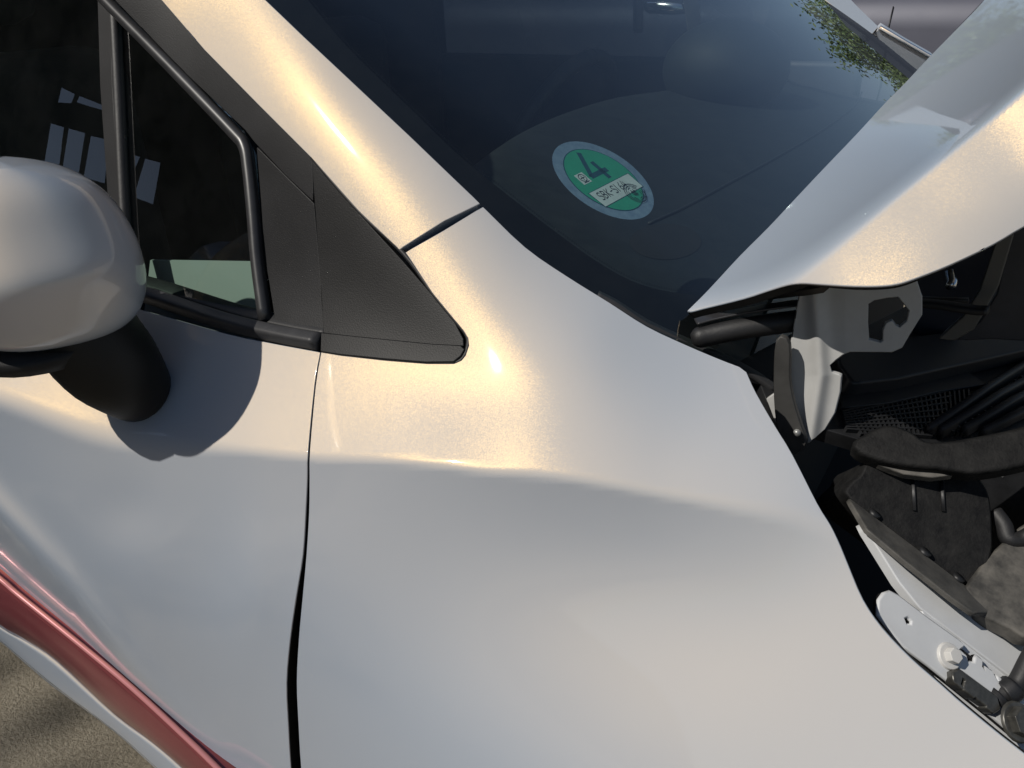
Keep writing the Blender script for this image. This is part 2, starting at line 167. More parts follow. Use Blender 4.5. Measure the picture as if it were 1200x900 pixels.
def press(x, y):                                      # pressed lines and dents of the lower door
    x = np.asarray(x, float); y = np.asarray(y, float)
    yl = np.interp(x, [-200, -60, 0, 85, 150, 200, 253, 300, 340], [440, 560, 612, 700, 781, 838, 898, 960, 1030]); d = (y-yl)*.72; m = np.clip((335-x)/40, 0, 1)
    o = (.028*(np.logaddexp(0, d/5)*5/(45+np.abs(d))) - .0035*np.exp(-((d+6)/20)**2))*m
    o = o + .0022*np.exp(-((x-235)/55)**2-((y-660)/90)**2) - .0012*np.exp(-((x-300)/30)**2-((y-700)/70)**2) + .0012*np.exp(-((x-150)/45)**2-((y-600)/40)**2)
    return o
def body(px, py): return on_y(smax(SHOULDER(px, py), SIDE(px, py)+press(px, py), crease_k(px)), px, py)
def hood_s(px, py): return on_y(smax(HOOD_TOP(px, py), HOOD_ROLL(px, py), .035), px, py)
def inset(surf, d):                                  # the same surface moved d away from the camera along its normal
    def s(px, py):
        P = surf(px, py); return P - normals(surf, px, py)*d
    return s
def normals(surf, px, py, e=1.5):
    px = np.asarray(px, float); py = np.asarray(py, float)
    a = surf(px+e, py)-surf(px-e, py); b = surf(px, py+e)-surf(px, py-e)
    n = np.cross(b, a); n /= np.linalg.norm(n, axis=-1, keepdims=True)
    s = np.sign((n*(C-surf(px, py))).sum(-1, keepdims=True)); s[s == 0] = 1
    return n*s

# ------------------------------------------------------------------ mesh helpers
def link(name, me, mat, parent=None, smooth=True):
    o = bpy.data.objects.new(name, me); scn.collection.objects.link(o)
    if mat: me.materials.append(mat)
    if smooth: me.polygons.foreach_set('use_smooth', [True]*len(me.polygons))
    if parent: o.parent = parent
    return o
def mesh(name, V, Fc, mat, parent=None, smooth=True, nrm=None):
    me = bpy.data.meshes.new(name); me.from_pydata([tuple(map(float, v)) for v in V], [], [tuple(map(int, f)) for f in Fc]); me.update()
    o = link(name, me, mat, parent, smooth)
    if nrm is not None: me.normals_split_custom_set_from_vertices([tuple(map(float, n)) for n in nrm])
    return o
def bm_obj(name, bm, mat, parent=None, smooth=True, bevel=0, seg=2):
    me = bpy.data.meshes.new(name); bm.normal_update(); bm.to_mesh(me); bm.free()
    o = link(name, me, mat, parent, smooth)
    if bevel:
        m = o.modifiers.new('bevel', 'BEVEL'); m.width = bevel; m.segments = seg; m.limit_method = 'ANGLE'; m.angle_limit = math.radians(35)
        if smooth:
            w = o.modifiers.new('wn', 'WEIGHTED_NORMAL'); w.keep_sharp = False
    return o
def curve(pts, n=6, closed=False):                   # Catmull-Rom through points of any dimension
    P = np.array(pts, float); N = len(P); out = []
    for i in range(N if closed else N-1):
        p1, p2 = P[i], P[(i+1) % N]
        p0 = P[(i-1) % N] if closed or i > 0 else 2*p1-p2
        p3 = P[(i+2) % N] if closed or i+2 < N else 2*p2-p1
        for k in range(n):
            t = k/n
            out.append(.5*(2*p1+(p2-p0)*t+(2*p0-5*p1+4*p2-p3)*t*t+(3*p1-p0-3*p2+p3)*t**3))
    if not closed: out.append(P[-1])
    return np.array(out)
def resample(poly, step):
    P = np.array(poly, float); out = []
    for i in range(len(P)):
        a, b = P[i], P[(i+1) % len(P)]; n = max(1, int(round(np.linalg.norm(b-a)/step)))
        out += [a+(b-a)*k/n for k in range(n)]
    return np.array(out)
def inside(poly, x, y):
    P = np.asarray(poly); x = np.asarray(x, float); y = np.asarray(y, float); c = np.zeros(x.shape, bool)
    for i in range(len(P)):
        (x1, y1), (x2, y2) = P[i], P[i-1]
        if y1 == y2: continue
        c ^= ((y1 > y) != (y2 > y)) & (x < (x2-x1)*(y-y1)/(y2-y1)+x1)
    return c
def triang(poly, step, holes=()):
    rings = [resample(poly, step)] + [resample(h, step) for h in holes]
    V = []; E = []
    for R in rings:
        k = len(V); V += list(R); E += [(k+i, k+(i+1) % len(R)) for i in range(len(R))]
    nb = len(V); R0 = np.array(V)
    lo, hi = rings[0].min(0), rings[0].max(0)
    gx, gy = np.meshgrid(np.arange(lo[0]+step*.5, hi[0], step), np.arange(lo[1]+step*.5, hi[1], step*.87))
    gx[1::2] += step*.5; g = np.stack([gx.ravel(), gy.ravel()], -1)
    ok = inside(rings[0], g[:, 0], g[:, 1])
    for h in rings[1:]: ok &= ~inside(h, g[:, 0], g[:, 1])
    g = g[ok]
    if len(g):
        d = np.concatenate([((g[i:i+400, None]-R0[None])**2).sum(-1).min(1) for i in range(0, len(g), 400)])
        g = g[d > (step*.55)**2]
    V += list(g)
    v, e, f, ov, oe, of = delaunay_2d_cdt([Vector((float(a[0]), float(a[1]))) for a in V], E, [], 0, 1e-5)
    v = np.array([(a.x, a.y) for a in v]); f = np.array([t for t in f if len(t) == 3])
    c = v[f].mean(1); ok = inside(rings[0], c[:, 0], c[:, 1])
    for h in rings[1:]: ok &= ~inside(h, c[:, 0], c[:, 1])
    return v, f[ok]
def panel(name, poly, surf, mat, parent=None, step=9, flange=.012, roll=.0007, holes=(), closed=False, rim=None):
    """sheet cut along an outline, lying on surf, with a rolled edge and a flange turned away from the outside"""
    v, f = triang(poly, step, holes)
    P = surf(v[:, 0], v[:, 1]); n = normals(surf, v[:, 0], v[:, 1])
    a, b, c = P[f[:, 0]], P[f[:, 1]], P[f[:, 2]]
    flip = (np.cross(b-a, c-a)*n[f[:, 0]]).sum(-1) < 0
    f[flip] = f[flip][:, ::-1]
    cnt = {}
    for t in f:
        for i in range(3):
            cnt[(t[i], t[(i+1) % 3])] = 1
    be = [e for e in cnt if (e[1], e[0]) not in cnt]
    V = list(P); N = list(n); Fc = [tuple(t) for t in f]
    if flange:
        out = {}
        for i, j in be:
            t = P[j]-P[i]; t /= (np.linalg.norm(t)+1e-12); o = np.cross(t, n[i])
            out.setdefault(i, []).append(o); out.setdefault(j, []).append(o)
        idx = {}
        for i, os_ in out.items():
            o = np.mean(os_, 0); o /= (np.linalg.norm(o)+1e-9); k = len(V)
            V += [P[i]+o*roll-n[i]*roll, P[i]+o*roll*.9-n[i]*flange]; N += [o, o]
            idx[i] = k
        for i, j in be:
            Fc += [(j, i, idx[i], idx[j]), (idx[j], idx[i], idx[i]+1, idx[j]+1)]
        if closed:
            k = len(V); V += list(P-n*flange); N += list(-n)
            Fc += [(t[2]+k, t[1]+k, t[0]+k) for t in f]
    o = mesh(name, V, Fc, mat, parent, True, N)
    if rim:                                            # the turned-in flange behind the hem is blackened to stand for shade
        o.data.materials.append(rim); k = len(f)
        for i in range(k+1, k+2*len(be), 2): o.data.polygons[i].material_index = 1
    return o
def sweep(name, path, prof, mat, parent=None, up_=(0, 0, 1), closed_prof=True, cap=True, scale=None):
    """profile (list of (side, up) metres) swept along 3D points"""
    P = np.array(path, float); n = len(P); m = len(prof); V = []; Fc = []
    T = np.gradient(P, axis=0); T /= np.linalg.norm(T, axis=1, keepdims=True)
    U = np.array(up_, float)
    for i in range(n):
        s = np.cross(T[i], U); s /= np.linalg.norm(s); w = np.cross(s, T[i]); k = 1 if scale is None else scale[i]
        for a, b in prof: V.append(P[i]+s*a*k+w*b*k)
    for i in range(n-1):
        for j in range(m if closed_prof else m-1):
            j2 = (j+1) % m; Fc.append((i*m+j, i*m+j2, (i+1)*m+j2, (i+1)*m+j))
    if cap and closed_prof: Fc += [tuple(range(m))[::-1], tuple(range((n-1)*m, n*m))]
    return mesh(name, V, Fc, mat, parent)
def ring(r, n=12, rx=None): return [((rx or r)*math.cos(2*math.pi*k/n), r*math.sin(2*math.pi*k/n)) for k in range(n)]
def rrect(w, h, r, n=4):
    o = []
    for cx, cy, a0 in ((w/2-r, h/2-r, 0), (-w/2+r, h/2-r, 90), (-w/2+r, -h/2+r, 180), (w/2-r, -h/2+r, 270)):
        for k in range(n+1):
            a = math.radians(a0+90*k/n); o.append((cx+r*math.cos(a), cy+r*math.sin(a)))
    return o
def box(name, x0, x1, y0, y1, z0, z1, mat, parent=None, bevel=0, smooth=True):
    bm = bmesh.new(); bmesh.ops.create_cube(bm, size=1, matrix=Matrix.Translation(((x0+x1)/2, (y0+y1)/2, (z0+z1)/2)) @ Matrix.Diagonal((x1-x0, y1-y0, z1-z0, 1)))
    return bm_obj(name, bm, mat, parent, smooth and bevel > 0, bevel)
def prism(name, pts, n, depth, mat, parent=None, bevel=0):
    """closed polygon of 3D points pushed along n"""
    bm = bmesh.new(); n = np.array(n, float); a = [bm.verts.new(tuple(p)) for p in pts]; b = [bm.verts.new(tuple(np.array(p)+n*depth)) for p in pts]
    bm.faces.new(a); bm.faces.new(b[::-1])
    for i in range(len(pts)): bm.faces.new((a[i], b[i], b[(i+1) % len(pts)], a[(i+1) % len(pts)]))
    bmesh.ops.recalc_face_normals(bm, faces=bm.faces)
    return bm_obj(name, bm, mat, parent, bevel > 0, bevel)
def thing(name, label, cat, loc=(0, 0, 0), group=None):
    o = bpy.data.objects.new(name, None); scn.collection.objects.link(o); o.location = loc; o.empty_display_size = .1
    o['label'] = label; o['category'] = cat
    if group: o['group'] = group
    return o

# ------------------------------------------------------------------ materials
def mat_new(name):
    m = bpy.data.materials.new(name); m.use_nodes = True; nt = m.node_tree
    return m, nt, nt.nodes['Principled BSDF'], nt.nodes['Material Output']
def nd(nt, t, **kw):
    n = nt.nodes.new('ShaderNode'+t)
    for k, v in kw.items():
        if k in n.inputs: n.inputs[k].default_value = v
        else: setattr(n, k, v)
    return n
def coords(nt):
    return nd(nt, 'TexCoord').outputs['Object']
def simple(name, col, rough=.5, metal=0, spec=.5, bump=0, bscale=300, var=0, vscale=40, coat=0, col2=None, detail=3):
    m, nt, b, out = mat_new(name); co = coords(nt)
    b.inputs['Base Color'].default_value = (*col, 1); b.inputs['Roughness'].default_value = rough
    b.inputs['Metallic'].default_value = metal; b.inputs['Specular IOR Level'].default_value = spec; b.inputs['Coat Weight'].default_value = coat
    if var or col2:
        n = nd(nt, 'TexNoise', Scale=vscale, Detail=5.0, Roughness=.65); nt.links.new(co, n.inputs['Vector'])
        r = nd(nt, 'ValToRGB'); r.color_ramp.elements[0].position = .35; r.color_ramp.elements[1].position = .68
        c2 = col2 or tuple(min(1, c*(1+var)) for c in col); c1 = col if col2 else tuple(c*(1-var) for c in col)
        r.color_ramp.elements[0].color = (*c1, 1); r.color_ramp.elements[1].color = (*c2, 1)
        nt.links.new(n.outputs['Fac'], r.inputs['Fac']); nt.links.new(r.outputs['Color'], b.inputs['Base Color'])
        mr = nd(nt, 'MapRange'); mr.inputs['To Min'].default_value = max(.02, rough-.08); mr.inputs['To Max'].default_value = min(1, rough+.12)
        nt.links.new(n.outputs['Fac'], mr.inputs['Value']); nt.links.new(mr.outputs[0], b.inputs['Roughness'])
    if bump:
        n = nd(nt, 'TexNoise', Scale=bscale, Detail=float(detail), Roughness=.6); nt.links.new(co, n.inputs['Vector'])
        bp = nd(nt, 'Bump', Strength=bump, Distance=.001); nt.links.new(n.outputs['Fac'], bp.inputs['Height']); nt.links.new(bp.outputs[0], b.inputs['Normal'])
    return m
def paint_mat():
    """pearl silver: grey ground coat, gold-tinted flake lobe with a flake grain, clear coat with faint dust"""
    m, nt, b, out = mat_new('pearl_silver_paint'); co = coords(nt)
    vo = nd(nt, 'TexVoronoi', Scale=2800.0); vo.voronoi_dimensions = '3D'; nt.links.new(co, vo.inputs['Vector'])
    geo = nd(nt, 'NewGeometry')
    sub = nd(nt, 'VectorMath', operation='SUBTRACT'); nt.links.new(vo.outputs['Color'], sub.inputs[0]); sub.inputs[1].default_value = (.5, .5, .5)
    scl = nd(nt, 'VectorMath', operation='SCALE'); nt.links.new(sub.outputs[0], scl.inputs[0]); scl.inputs['Scale'].default_value = .14
    add = nd(nt, 'VectorMath', operation='ADD'); nt.links.new(geo.outputs['Normal'], add.inputs[0]); nt.links.new(scl.outputs[0], add.inputs[1])
    nor = nd(nt, 'VectorMath', operation='NORMALIZE'); nt.links.new(add.outputs[0], nor.inputs[0])
    fl = nd(nt, 'BsdfGlossy'); fl.distribution = 'BECKMANN'; fl.inputs['Color'].default_value = (1.0, .65, .21, 1); fl.inputs['Roughness'].default_value = .38
    nt.links.new(nor.outputs[0], fl.inputs['Normal'])
    fl2 = nd(nt, 'BsdfGlossy'); fl2.distribution = 'BECKMANN'; fl2.inputs['Color'].default_value = (1.0, .65, .21, 1); fl2.inputs['Roughness'].default_value = .70
    flm = nd(nt, 'MixShader'); flm.inputs[0].default_value = .82; nt.links.new(fl.outputs[0], flm.inputs[1]); nt.links.new(fl2.outputs[0], flm.inputs[2])
    # dust and wash marks: slightly rougher, slightly paler
    du = nd(nt, 'TexNoise', Scale=9.0, Detail=8.0, Roughness=.7); nt.links.new(co, du.inputs['Vector'])
    r = nd(nt, 'ValToRGB'); r.color_ramp.elements[0].position = .3; r.color_ramp.elements[1].position = .75
    r.color_ramp.elements[0].color = (.435, .51, .615, 1); r.color_ramp.elements[1].color = (.45, .52, .615, 1)
    nt.links.new(du.outputs['Fac'], r.inputs['Fac'])
    sv = nd(nt, 'TexVoronoi', Scale=85.0); nt.links.new(co, sv.inputs['Vector']); sw = nd(nt, 'TexWhiteNoise'); nt.links.new(sv.outputs['Position'], sw.inputs['Vector'])
    g1 = nd(nt, 'Math', operation='LESS_THAN'); g1.inputs[1].default_value = .045; nt.links.new(sv.outputs['Distance'], g1.inputs[0]); g2 = nd(nt, 'Math', operation='GREATER_THAN'); g2.inputs[1].default_value = .90; nt.links.new(sw.outputs['Value'], g2.inputs[0])
    g3 = nd(nt, 'Math', operation='MULTIPLY'); nt.links.new(g1.outputs[0], g3.inputs[0]); nt.links.new(g2.outputs[0], g3.inputs[1]); sc_ = nd(nt, 'Math', operation='MULTIPLY'); sc_.inputs[1].default_value = .55; nt.links.new(g3.outputs[0], sc_.inputs[0])
    dm = nd(nt, 'MixRGB'); nt.links.new(sc_.outputs[0], dm.inputs[0]); nt.links.new(r.outputs['Color'], dm.inputs[1]); dm.inputs[2].default_value = (.62, .6, .56, 1)      # dust specks
    df = nd(nt, 'BsdfDiffuse', Roughness=1.0); nt.links.new(dm.outputs[0], df.inputs['Color'])
    fl3 = nd(nt, 'BsdfGlossy'); fl3.distribution = 'BECKMANN'; fl3.inputs['Color'].default_value = (.64, .75, .90, 1); fl3.inputs['Roughness'].default_value = .78   # the silver flop
    bm_ = nd(nt, 'MixShader'); bm_.inputs[0].default_value = .2; nt.links.new(df.outputs[0], bm_.inputs[1]); nt.links.new(fl3.outputs[0], bm_.inputs[2])
    mx = nd(nt, 'MixShader'); mx.inputs[0].default_value = .27; nt.links.new(bm_.outputs[0], mx.inputs[1]); nt.links.new(flm.outputs[0], mx.inputs[2])
    fr = nd(nt, 'Fresnel', IOR=1.5)
    cl = nd(nt, 'BsdfGlossy'); cl.distribution = 'GGX'; cl.inputs['Color'].default_value = (1, 1, 1, 1)
    mr = nd(nt, 'MapRange'); mr.inputs['From Min'].default_value = .35; mr.inputs['From Max'].default_value = .8
    mr.inputs['To Min'].default_value = .03; mr.inputs['To Max'].default_value = .07
    nt.links.new(du.outputs['Fac'], mr.inputs['Value']); nt.links.new(mr.outputs[0], cl.inputs['Roughness'])
    mc = nd(nt, 'MixShader'); nt.links.new(fr.outputs[0], mc.inputs[0]); nt.links.new(mx.outputs[0], mc.inputs[1]); nt.links.new(cl.outputs[0], mc.inputs[2])
    nt.nodes.remove(b); nt.links.new(mc.outputs[0], out.inputs['Surface'])
    return m
def glass_mat(name, tint, ior=1.5, dust=.011):
    m, nt, b, out = mat_new(name); nt.nodes.remove(b)
    fr = nd(nt, 'Fresnel', IOR=ior); ge = nd(nt, 'NewGeometry'); mi = nd(nt, 'MapRange')       # same reflectance from inside and outside: a thin pane
    mi.inputs['To Min'].default_value = ior; mi.inputs['To Max'].default_value = 1/ior; nt.links.new(ge.outputs['Backfacing'], mi.inputs['Value']); nt.links.new(mi.outputs[0], fr.inputs['IOR'])
    tr = nd(nt, 'BsdfTransparent'); tr.inputs[0].default_value = (*tint, 1)
    gl = nd(nt, 'BsdfGlossy'); gl.inputs['Roughness'].default_value = .0; gl.inputs['Color'].default_value = (1, 1, 1, 1)
    mx = nd(nt, 'MixShader'); mu = nd(nt, 'Math', operation='MULTIPLY'); mu.inputs[1].default_value = 1.7; mu.use_clamp = True; nt.links.new(fr.outputs[0], mu.inputs[0])   # two faces of the pane
    nt.links.new(mu.outputs[0], mx.inputs[0]); nt.links.new(tr.outputs[0], mx.inputs[1]); nt.links.new(gl.outputs[0], mx.inputs[2])
    co = coords(nt); n1 = nd(nt, 'TexNoise', Scale=14.0, Detail=9.0, Roughness=.75); n2 = nd(nt, 'TexVoronoi', Scale=75.0); nt.links.new(co, n1.inputs['Vector']); nt.links.new(co, n2.inputs['Vector'])
    r1 = nd(nt, 'MapRange'); r1.inputs['From Min'].default_value = .4; r1.inputs['From Max'].default_value = .8; r1.inputs['To Min'].default_value = .002; r1.inputs['To Max'].default_value = dust; nt.links.new(n1.outputs['Fac'], r1.inputs['Value'])
    r2 = nd(nt, 'MapRange'); r2.inputs['From Min'].default_value = .02; r2.inputs['From Max'].default_value = .05; r2.inputs['To Min'].default_value = .22 if dust else 0; r2.inputs['To Max'].default_value = 0; nt.links.new(n2.outputs['Distance'], r2.inputs['Value'])
    w2 = nd(nt, 'TexWhiteNoise'); nt.links.new(n2.outputs['Position'], w2.inputs['Vector']); g2 = nd(nt, 'Math', operation='GREATER_THAN'); g2.inputs[1].default_value = .93; nt.links.new(w2.outputs['Value'], g2.inputs[0])
    m2 = nd(nt, 'Math', operation='MULTIPLY_ADD'); nt.links.new(r2.outputs[0], m2.inputs[0]); nt.links.new(g2.outputs[0], m2.inputs[1]); nt.links.new(r1.outputs[0], m2.inputs[2])
    du = nd(nt, 'BsdfDiffuse'); du.inputs['Color'].default_value = (.6, .62, .62, 1); md = nd(nt, 'MixShader'); nt.links.new(m2.outputs[0], md.inputs[0]); nt.links.new(mx.outputs[0], md.inputs[1]); nt.links.new(du.outputs[0], md.inputs[2])
    nt.links.new(md.outputs[0], out.inputs['Surface']); return m
def speckled_plastic(name, col, rough):
    m, nt, b, out = mat_new(name); co = coords(nt)
    n = nd(nt, 'TexNoise', Scale=1300.0, Detail=2.0); nt.links.new(co, n.inputs['Vector'])
    bp = nd(nt, 'Bump', Strength=.35, Distance=.0003); nt.links.new(n.outputs['Fac'], bp.inputs['Height']); nt.links.new(bp.outputs[0], b.inputs['Normal'])
    n2 = nd(nt, 'TexNoise', Scale=26.0, Detail=6.0); nt.links.new(co, n2.inputs['Vector'])
    r = nd(nt, 'ValToRGB'); r.color_ramp.elements[0].position = .35; r.color_ramp.elements[1].position = .7
    r.color_ramp.elements[0].color = (*[c*.8 for c in col], 1); r.color_ramp.elements[1].color = (*[c*1.3 for c in col], 1)
    nt.links.new(n2.outputs['Fac'], r.inputs['Fac']); nt.links.new(r.outputs['Color'], b.inputs['Base Color'])
    b.inputs['Roughness'].default_value = rough; b.inputs['Specular IOR Level'].default_value = .22
    return m
PAINT = paint_mat()
RIM_SHADE = simple('rim_shade_black', (.008, .008, .008), .8, spec=.2)  # black that stands in for shade on turned-in edges
GRAIN = speckled_plastic('grained_black_plastic', (.009, .009, .0095), .5)
FRAME = speckled_plastic('satin_black_trim', (.014, .014, .015), .48)
MOULD = simple('grey_rubber_moulding', (.035, .035, .037), .45, spec=.3, bump=.1, bscale=900, var=.15)
RUBBER = simple('black_rubber', (.012, .012, .013), .55, bump=.15, bscale=500, var=.3)
SEAL = simple('glass_seal_rubber', (.028, .028, .03), .35, var=.2)
STALKM = simple('black_mirror_plastic', (.008, .008, .008), .5, spec=.3, bump=.1, bscale=1500)
SIDEGLASS = glass_mat('tinted_side_glass', (.62, .74, .68))
WGLASS = glass_mat('windscreen_glass', (.70, .78, .76), 1.52)
FRIT = simple('frit_black', (.006, .006, .007), .5, spec=.2)
DASH = simple('dash_plastic', (.009, .0125, .0155), .65, bump=.2, bscale=900, var=.2)
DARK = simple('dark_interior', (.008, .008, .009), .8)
CLOTH = simple('seat_cloth', (.02, .021, .024), .95, bump=.3, bscale=700)
CARD = simple('door_card', (.022, .025, .032), .6, var=.1)
CHROME = simple('satin_chrome', (.75, .76, .78), .18, metal=1)
PINK = simple('pink_metallic_moulding', (.34, .085, .095), .13, metal=.55, coat=.6, var=.08, vscale=15)
ROADM = None

# ================================================================== setting
def ground_mat():
    m, nt, b, out = mat_new('gritty_ground'); co = coords(nt)
    n1 = nd(nt, 'TexNoise', Scale=2.2, Detail=6.0); n2 = nd(nt, 'TexNoise', Scale=130.0, Detail=8.0, Roughness=.75); vo = nd(nt, 'TexVoronoi', Scale=130.0)
    for n in (n1, n2, vo): nt.links.new(co, n.inputs['Vector'])
    r = nd(nt, 'ValToRGB'); e = r.color_ramp.elements; e[0].position = .3; e[1].position = .72
    e[0].color = (.10, .086, .062, 1); e[1].color = (.66, .59, .48, 1); k = e.new(.5); k.color = (.38, .33, .25, 1)
    mx = nd(nt, 'MixRGB', blend_type='MIX'); mx.inputs[0].default_value = .62
    nt.links.new(n1.outputs['Fac'], mx.inputs[1]); nt.links.new(n2.outputs['Fac'], mx.inputs[2]); nt.links.new(mx.outputs[0], r.inputs['Fac'])
    st = nd(nt, 'ValToRGB'); st.color_ramp.elements[0].position = .0; st.color_ramp.elements[1].position = .22
    st.color_ramp.elements[0].color = (.62, .58, .5, 1); st.color_ramp.elements[1].color = (0, 0, 0, 1)
    nt.links.new(vo.outputs['Distance'], st.inputs['Fac'])
    ad = nd(nt, 'MixRGB', blend_type='ADD'); ad.inputs[0].default_value = .25; nt.links.new(r.outputs['Color'], ad.inputs[1]); nt.links.new(st.outputs['Color'], ad.inputs[2])
    nt.links.new(ad.outputs[0], b.inputs['Base Color']); b.inputs['Roughness'].default_value = .9
    bp = nd(nt, 'Bump', Strength=1.0, Distance=.02); nt.links.new(n2.outputs['Fac'], bp.inputs['Height']); nt.links.new(bp.outputs[0], b.inputs['Normal'])
    return m
GROUND = ground_mat()
g = mesh('ground', [(-200, -200, 0), (200, -200, 0), (200, 200, 0), (-200, 200, 0)], [(0, 1, 2, 3)], GROUND, None, False); g['kind'] = 'structure'

# ================================================================== the car
car = thing('car', 'pearl silver car with its bonnet propped open and a green windscreen sticker', 'car')
def shoulder(px, py): return on_y(SHOULDER(px, py), px, py)
gp = [(363, 182), (330, 150), (420, 246), (468, 292), (540, 400), (470, 424), (375, 411), (265, 390), (240, 60), (200, 0)]
GP = np.array([shoulder(np.array(float(a)), np.array(float(b_))) for a, b_ in gp]); G0 = GP.mean(0); GN = np.linalg.svd(GP-G0)[2][2]
if GN @ (C-G0) < 0: GN = -GN
def gplane(off): return on_plane(G0-GN*off, GN)

# ---- outlines measured on the photograph (1200 x 900 pixels)
PIL_IN = [(215, -100), (262, -48), (310, 0), (355, 43), (400, 85), (480, 160), (530, 208), (561.5, 238)]
PIL_OUT = [(472, 288.5), (468, 292), (420, 246), (363, 182), (303, 122), (240, 58), (190, 0), (152, -48), (110, -100)]
WS_EDGE = [(566, 243), (615, 290), (664, 324), (714, 355), (758, 383), (807, 406), (845, 422), (866, 430)]
BAY_EDGE = [(874, 436), (885, 460), (908, 500), (928, 533), (957, 590), (972, 615), (982, 636), (993, 663), (1010, 703), (1033, 737), (1067, 773), (1100, 802), (1133, 831), (1200, 885), (1290, 950), (1400, 1030)]
GAP_F = [(376.5, 413.5), (370.5, 450), (363.5, 528), (363, 560), (362.5, 600), (359.5, 650), (355, 700), (350.5, 750), (348, 800), (350, 850), (353, 900), (360, 970), (368, 1040)]
GAP_D = [(374, 413.5), (367.5, 450), (359.8, 528), (359, 560), (357.2, 600), (354, 650), (346, 700), (339, 750), (335, 800), (337, 850), (340, 900), (346, 970), (353, 1040)]
TRI = [(479, 300), (507, 343), (530, 371), (543, 387), (549, 396), (550, 405), (546, 417), (541, 423), (532, 427), (500, 427), (450, 423), (400, 417.5)]

panel('a_pillar', [*PIL_IN, (520, 258), *PIL_OUT], body, PAINT, car, 8, .010)
fender = panel('fender', [(566, 243), *curve(WS_EDGE, 3)[1:], *curve(BAY_EDGE, 3), (1400, 1100), (368, 1100), *curve(GAP_F, 3)[::-1], *TRI[::-1], (476, 296), (520, 271)], body, PAINT, car, 9, .018, rim=RIM_SHADE)

door = thing('front_door', '', ''); del door['label']; del door['category']; door.parent = car
DOOR_TOP = [(-160, 262), (-60, 300), (0, 323), (80, 343), (165, 364), (265, 392), (330, 405.5)]
DOOR_LOW = [(250, 905), (222, 876), (155, 812), (95, 760), (22, 702), (0, 684), (-60, 637), (-160, 560)]
panel('door_skin', [*curve(DOOR_TOP, 3), *curve(GAP_D, 3), (300, 1040), (270, 940), *DOOR_LOW], body, PAINT, door, 6, .018, rim=RIM_SHADE)
sg = curve([((p[0]+q[0])/2, (p[1]+q[1])/2) for p, q in zip(GAP_F, GAP_D)], 3); SGP = body(sg[:, 0], sg[:, 1])-normals(body, sg[:, 0], sg[:, 1])*.022
sweep('gap_shade', SGP, rrect(.016, .008, .003), simple('gap_shade_black', (.004, .004, .004), .9, spec=.1), car, (0, -1, 0))  # black strip put in for the shade inside the door gap
box('door_jamb', -.3, .05, -.185, -.17, .3, .95, RUBBER, car)

# ---- lower door: pink moulding, white lower panel
def yd(x, y): return float(SIDE(x, y)+press(x, y))
low_q = [at(x_, y_, Y=yd(x_, y_-4)) for x_, y_ in ((0, 684), (89, 755), (155, 810), (222, 871))]
low_t = low_q[3]-low_q[0]; low_n = np.cross(low_t, np.array([0, -.12, -.99])); low_n /= np.linalg.norm(low_n); low_n = low_n if low_n @ (C-low_q[0]) > 0 else -low_n
low_p = [q_+low_n*max((r_-q_) @ low_n for r_ in low_q)+low_n*.003 for q_ in low_q[:1]]
def low(off): return on_plane(low_p[0]-low_n*off, low_n)   # the door side carried on below the moulding
mo_top = curve([(-160, 553), (-60, 630), (0, 678), (22, 697), (89, 751), (155, 806), (222, 868), (256, 901), (300, 945)], 4)
mo_bot = curve([(-160, 610), (-60, 688), (0, 735), (30, 752), (67, 777), (133, 838), (178, 871), (213, 901), (250, 938)], 4)
lo_bot = curve([(-160, 632), (-60, 707), (0, 752), (30, 778), (67, 809), (133, 857), (178, 897), (213, 930), (250, 965)], 4)

# ---- dark trim round the quarter window
trim1 = inset(shoulder, .0015)
plate = panel('quarter_plate', [(364.5, 189), (420, 252), (470, 306), (497, 337), (530, 376), (541, 397), (541.5, 404), (505, 402.5), (470, 399), (420, 394), (378.5, 389)], inset(shoulder, .001), GRAIN, car, 8, .005, .0008)
panel('plate_ledge', [(378, 391.5), (420, 396), (470, 401), (505, 404.5), (540, 406.5), (544, 410), (540, 417), (532, 423.5), (500, 424), (450, 420), (400, 415), (377.5, 411.5)], inset(shoulder, -.0012), GRAIN, plate, 6, .006, .0008)
rub = [shoulder(np.array(float(a)), np.array(float(b_)))-GN*.0015 for a, b_ in curve([(364, 184), (420, 247.5), (472, 297), (506, 343), (529, 371), (545, 391), (547.5, 403), (543, 417), (532, 424.8), (500, 425.3), (450, 421.5), (378, 412.8)], 5)]
sweep('edge_rubber', rub, ring(.0016, 8), RUBBER, plate, GN)
panel('frame_trim', [(110, -102), (152, -50), (187, 0), (240, 59), (303, 123), (361, 182), (362.5, 233.5), (330, 203), (294, 164.5), (283, 150), (213, 83), (133, 0), (90, -50), (45, -102)], inset(shoulder, .003), FRAME, door, 8, .008, .0008)
panel('sail_panel', [(296, 172), (330, 206.5), (362.5, 238), (368, 300), (375, 384), (377, 387.5), (345, 380), (318, 374), (311, 330), (305.5, 300), (301, 233)], inset(shoulder, .0036), FRAME, door, 8, .008, .0008)
box('inner_frame_shadow', -.5, .1, -.112, -.105, 1.0, 1.3, RUBBER, car) if False else None
seal_path = [gplane(.006)(np.array(float(a)), np.array(float(b_))) for a, b_ in curve([(45, -80), (90, -36), (124, 1), (200, 78), (272, 153), (287, 172), (292, 200), (297, 250), (302, 310), (311, 376)], 5)]
sweep('window_seal', seal_path, ring(.0046, 12), SEAL, door, GN)
panel('window_divider', [(112, -60), (127, -40), (128.5, 12), (131, 100), (140, 250), (147, 330), (133, 330), (127, 240), (117.5, 100), (114.5, 0)], gplane(.004), FRAME, door, 8, .010)
